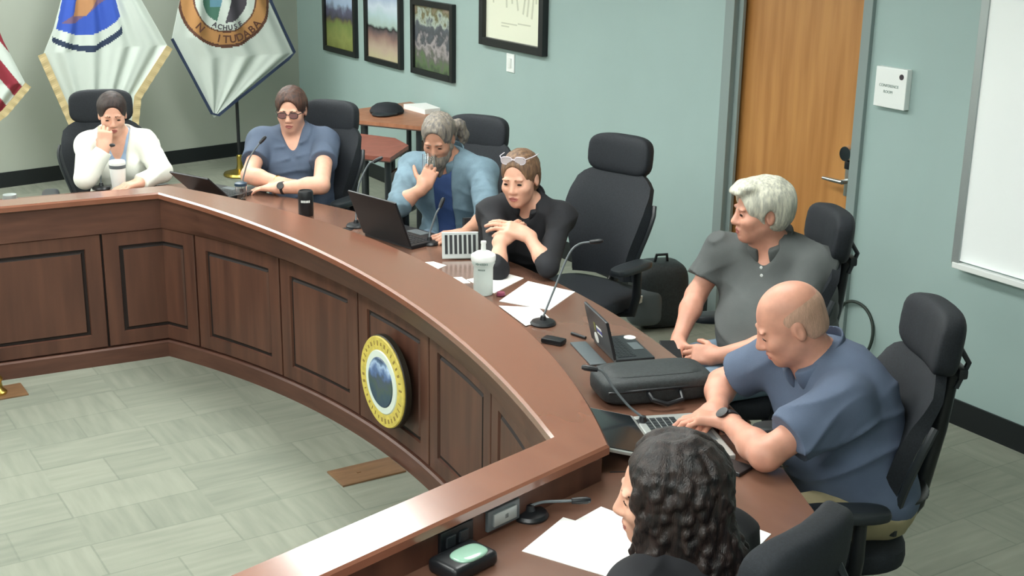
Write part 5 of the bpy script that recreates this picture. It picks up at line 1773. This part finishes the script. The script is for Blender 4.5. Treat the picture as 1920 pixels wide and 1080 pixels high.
top_mesh(r5, P, H, .006, 'polo_shirt', M['grey_polo'], sleeve=(.62, .62), g=.013, neckhole=('V', .066, .055), amp=.011, seed=15, loose=.014, freq=55)
collar(r5, P, M['grey_polo'], r=.066, h_=.042)
def swept(F, H):
    F.ell(H.p(0, .052, .098), V3((.062, .050, .026)) * H.s, H.A, .02); F.ell(H.p(0, .095, .080), V3((.045, .022, .017)) * H.s, H.A, .02)
    F.ell(H.p(0, -.070, .030), V3((.068, .055, .075)) * H.s, H.A, .03)
hc = hair_cap(H, .017, hairline=.070, seed=16, amp=.0022, nape=-.075, extra=swept, f1=60, f2=150)
field_mesh(hc, .0048, 'hair', M['hair_white'], r5, r5.location)
eyes(r5, H); brows(r5, H, M['brow_grey'])
legs_mesh(r5, P, .010, M['jeans'])
s_, f_, t_ = torso_axes(P['neck'], P['hip'], P['cf'])
bt5 = MB()
for u in (.085, .15):
    c_ = V3(P['neck']) + (V3(P['hip']) - V3(P['neck'])) * u + f_ * (.113 + .10 * u)
    bt5.lathe([(0, 0), (.006, 0), (.006, .003), (0, .0035)], Vector(c_) - r5.location, 14, axis=Vector(f_).to_track_quat('Z', 'Y'))
bt5.build('button', M['white_plastic'], r5)
tag(MB().box((3.055, 3.700, .640), (.075, .145, .009), .003, (Rz(-.5) @ Rx(.35))).build('mobile_phone', M['black_plastic'], sm=False), 'dark mobile phone held in the lap of the white haired man', 'phone')

# ---- 6 bald man
P = shoulders(dict(neck=(2.765, 2.660, .990), hip=(2.90, 2.56, .57), cf=(-.985, .17), lf=(-.95, .3), shw=.205, chest=1.10, belly=.05, hunch=.03, arm=1.12,
    elR=(2.700, 3.010, .815), wrR=(2.565, 2.875, .800), elL=(2.440, 2.515, .812), wrL=(2.515, 2.765, .812),
    handR=dict(d=(-.90, -.35, -.05), n=(-.05, .0, -1), curl=(.45, .45, .5, .5), thumb=(.3, .4)),
    handL=dict(d=(-.68, .66, .02), n=(-.10, .0, -1), curl=(.50, .50, .55, .6), thumb=(.4, .4), spread=.09), neck_r=.062, face=dict(wide=1.02, jaw=1.1, nose=1.08)))
P['shL'] = V3(P['shL']) + V3((-.03, .01, 0)); P['shR'] = V3(P['shR']) + V3((-.02, -.02, 0))
r6 = person('bald man in slate blue polo shirt leaning forward, forearms on the worktop', P, None, None)
H = Head((2.672, 2.695, 1.120), (-.76, .48, -.44), s=1.06)
body_mesh(r6, P, H, .0046, [M['skin_p'], M['lip']])
top_mesh(r6, P, H, .006, 'polo_shirt', M['blue_polo'], sleeve=(.68, .70), g=.014, neckhole=('V', .068, .05), amp=.011, seed=18, loose=.016, freq=50, hem=1.12)
collar(r6, P, M['blue_polo'], r=.070, h_=.040)
bz = Field()
bz.ell(H.p(0, -.0175, .028), V3((.0755 * 1.02, .0945, .078)) * H.s, H.A, .02); bz.ell(H.p(0, -.046, -.020), V3((.065, .060, .062)) * H.s, H.A, .02)
bz.ell(H.p(0, .045, .100), V3((.064, .105, .075)) * H.s, H.A, .012, 'sub')
bz.ell(H.p(0, .105, -.02), V3((.10, .105, .12)) * H.s, H.A, .012, 'sub')
for sx in (-1, 1): bz.ell(H.p(sx * .080, -.006, -.020), V3((.022, .022, .036)) * H.s, H.A, .008, 'sub')
bz.half(H.p(0, 0, -.055), -H.A[:, 2])
field_mesh(bz, .0046, 'hair', M['hair_buzz'], r6, r6.location)
eyes(r6, H, 1.2); brows(r6, H, M['brow_fair'])
band(r6, P['elL'], V3(P['wrL']) * .97 + V3(P['elL']) * .03, .036, .024, M['watch_strap'], 'watch', face=(-.6, -.5, .6))
legs_mesh(r6, P, .010, M['khaki'])
s_, f_, t_ = torso_axes(P['neck'], P['hip'], P['cf'])
BL = Field()
BL.ell(V3(P['hip']) + V3((0, 0, .045)), (.212, .170, .020), np.stack([s_, f_, (0, 0, 1.)], 1), .01)
field_mesh(BL, .006, 'belt', M['black_belt'], r6, r6.location)

# ---- 7 woman with dark curly hair
P = shoulders(dict(neck=(1.705, 1.972, .972), hip=(1.745, 1.915, .56), cf=(-.28, .96), shw=.165, chest=.95, bust=.012, arm=.95,
    elR=(1.90, 2.06, .700), wrR=(1.70, 2.10, .630), elL=(1.42, 1.98, .700), wrL=(1.58, 2.12, .620),
    handR=dict(d=(-.80, .50, -.03), n=(0, 0, -1), curl=(.3, .3, .35, .35)),
    handL=dict(d=(.6, .7, -.03), n=(0, 0, -1), curl=(.3, .3, .35, .35)), neck_r=.048, face=dict(wide=.97)))
r7 = person('woman with long dark curly hair in black top, seen from behind in left profile', P, None, None)
H = Head((1.652, 1.998, 1.103), (-.80, .58, -.10), s=1.02)
body_mesh(r7, P, H, .0044, [M['skin_l'], M['lip']])
top_mesh(r7, P, H, .006, 'black_top', M['black_top'], fore=(.95, .95), g=.013, neckhole=('U', .054, .02), amp=.008, seed=21, loose=.016)
C = Field(); p, s, A = H.p, H.s, H.A
C.ell(p(0, -.020, .036), V3((.082, .102, .097)) * s, A, .02)
for sx in (-1, 1):
    C.ell(p(sx * .066, -.030, -.060), V3((.034, .056, .110)) * s, A, .03)
C.ell(p(0, -.085, -.060), V3((.080, .050, .125)) * s, A, .03); C.ell(p(0, -.115, -.150), V3((.088, .042, .085)) * s, A, .03)
rs = np.random.RandomState(5)
for i in range(96):                       # wavy locks from the parting down over the skull to the shoulders
    side = -1 if i % 2 else 1
    az = rs.uniform(.02, 1.0)             # 0 at the face side, 1 at the back of the head
    a0 = .72 + az * 2.35
    ph, wl, am = rs.uniform(0, 6.28), rs.uniform(.055, .085), rs.uniform(.006, .011)
    out = rs.uniform(.0, .012); end = rs.uniform(-.265, -.185)
    pts, rad = [], []
    n = 15
    for j in range(n):
        t_ = j / (n - 1)
        zz = .122 + (end - .122) * t_ ** 1.15
        if zz > .03: k = math.sqrt(max(.0, 1 - ((zz - .03) / .100) ** 2))
        else: k = 1.0 - .10 * min(1, (.03 - zz) / .2)
        w_ = am * math.sin(6.28 * zz / wl + ph) * min(1, t_ * 3)
        w2 = am * math.cos(6.28 * zz / wl + ph) * min(1, t_ * 3)
        aa = a0 + w_ / .09
        x = side * (.084 + out + w2) * math.sin(aa) * k + side * .004
        y = -.022 + (.104 + out + w2) * math.cos(aa) * k
        if zz < -.06:
            dr_ = -.06 - zz
            if az < .30: y += .22 * dr_; x += side * .10 * dr_
            else: y -= .42 * dr_; x += side * .06 * dr_
        pts.append(p(x, y, zz)); rad.append((.0122 - .005 * t_ ** 2) * s)
    for q0, q1, r0_, r1_ in zip(pts, pts[1:], rad, rad[1:]):
        C.cone(q0, q1, r0_, r1_, .0035)
C.noise(strands(23, .0012, 120, 300, H))
C.ell(p(0, .124, -.022), V3((.058, .090, .108)) * s, A, .010, 'sub')
C.ell(p(0, .10, -.13), V3((.050, .075, .10)) * s, A, .010, 'sub')
field_mesh(C, .0044, 'hair', M['hair_curly'], r7, r7.location)
eyes(r7, H, .6); brows(r7, H, M['brow_dark'])
legs_mesh(r7, P, .012, M['dark_trousers'])
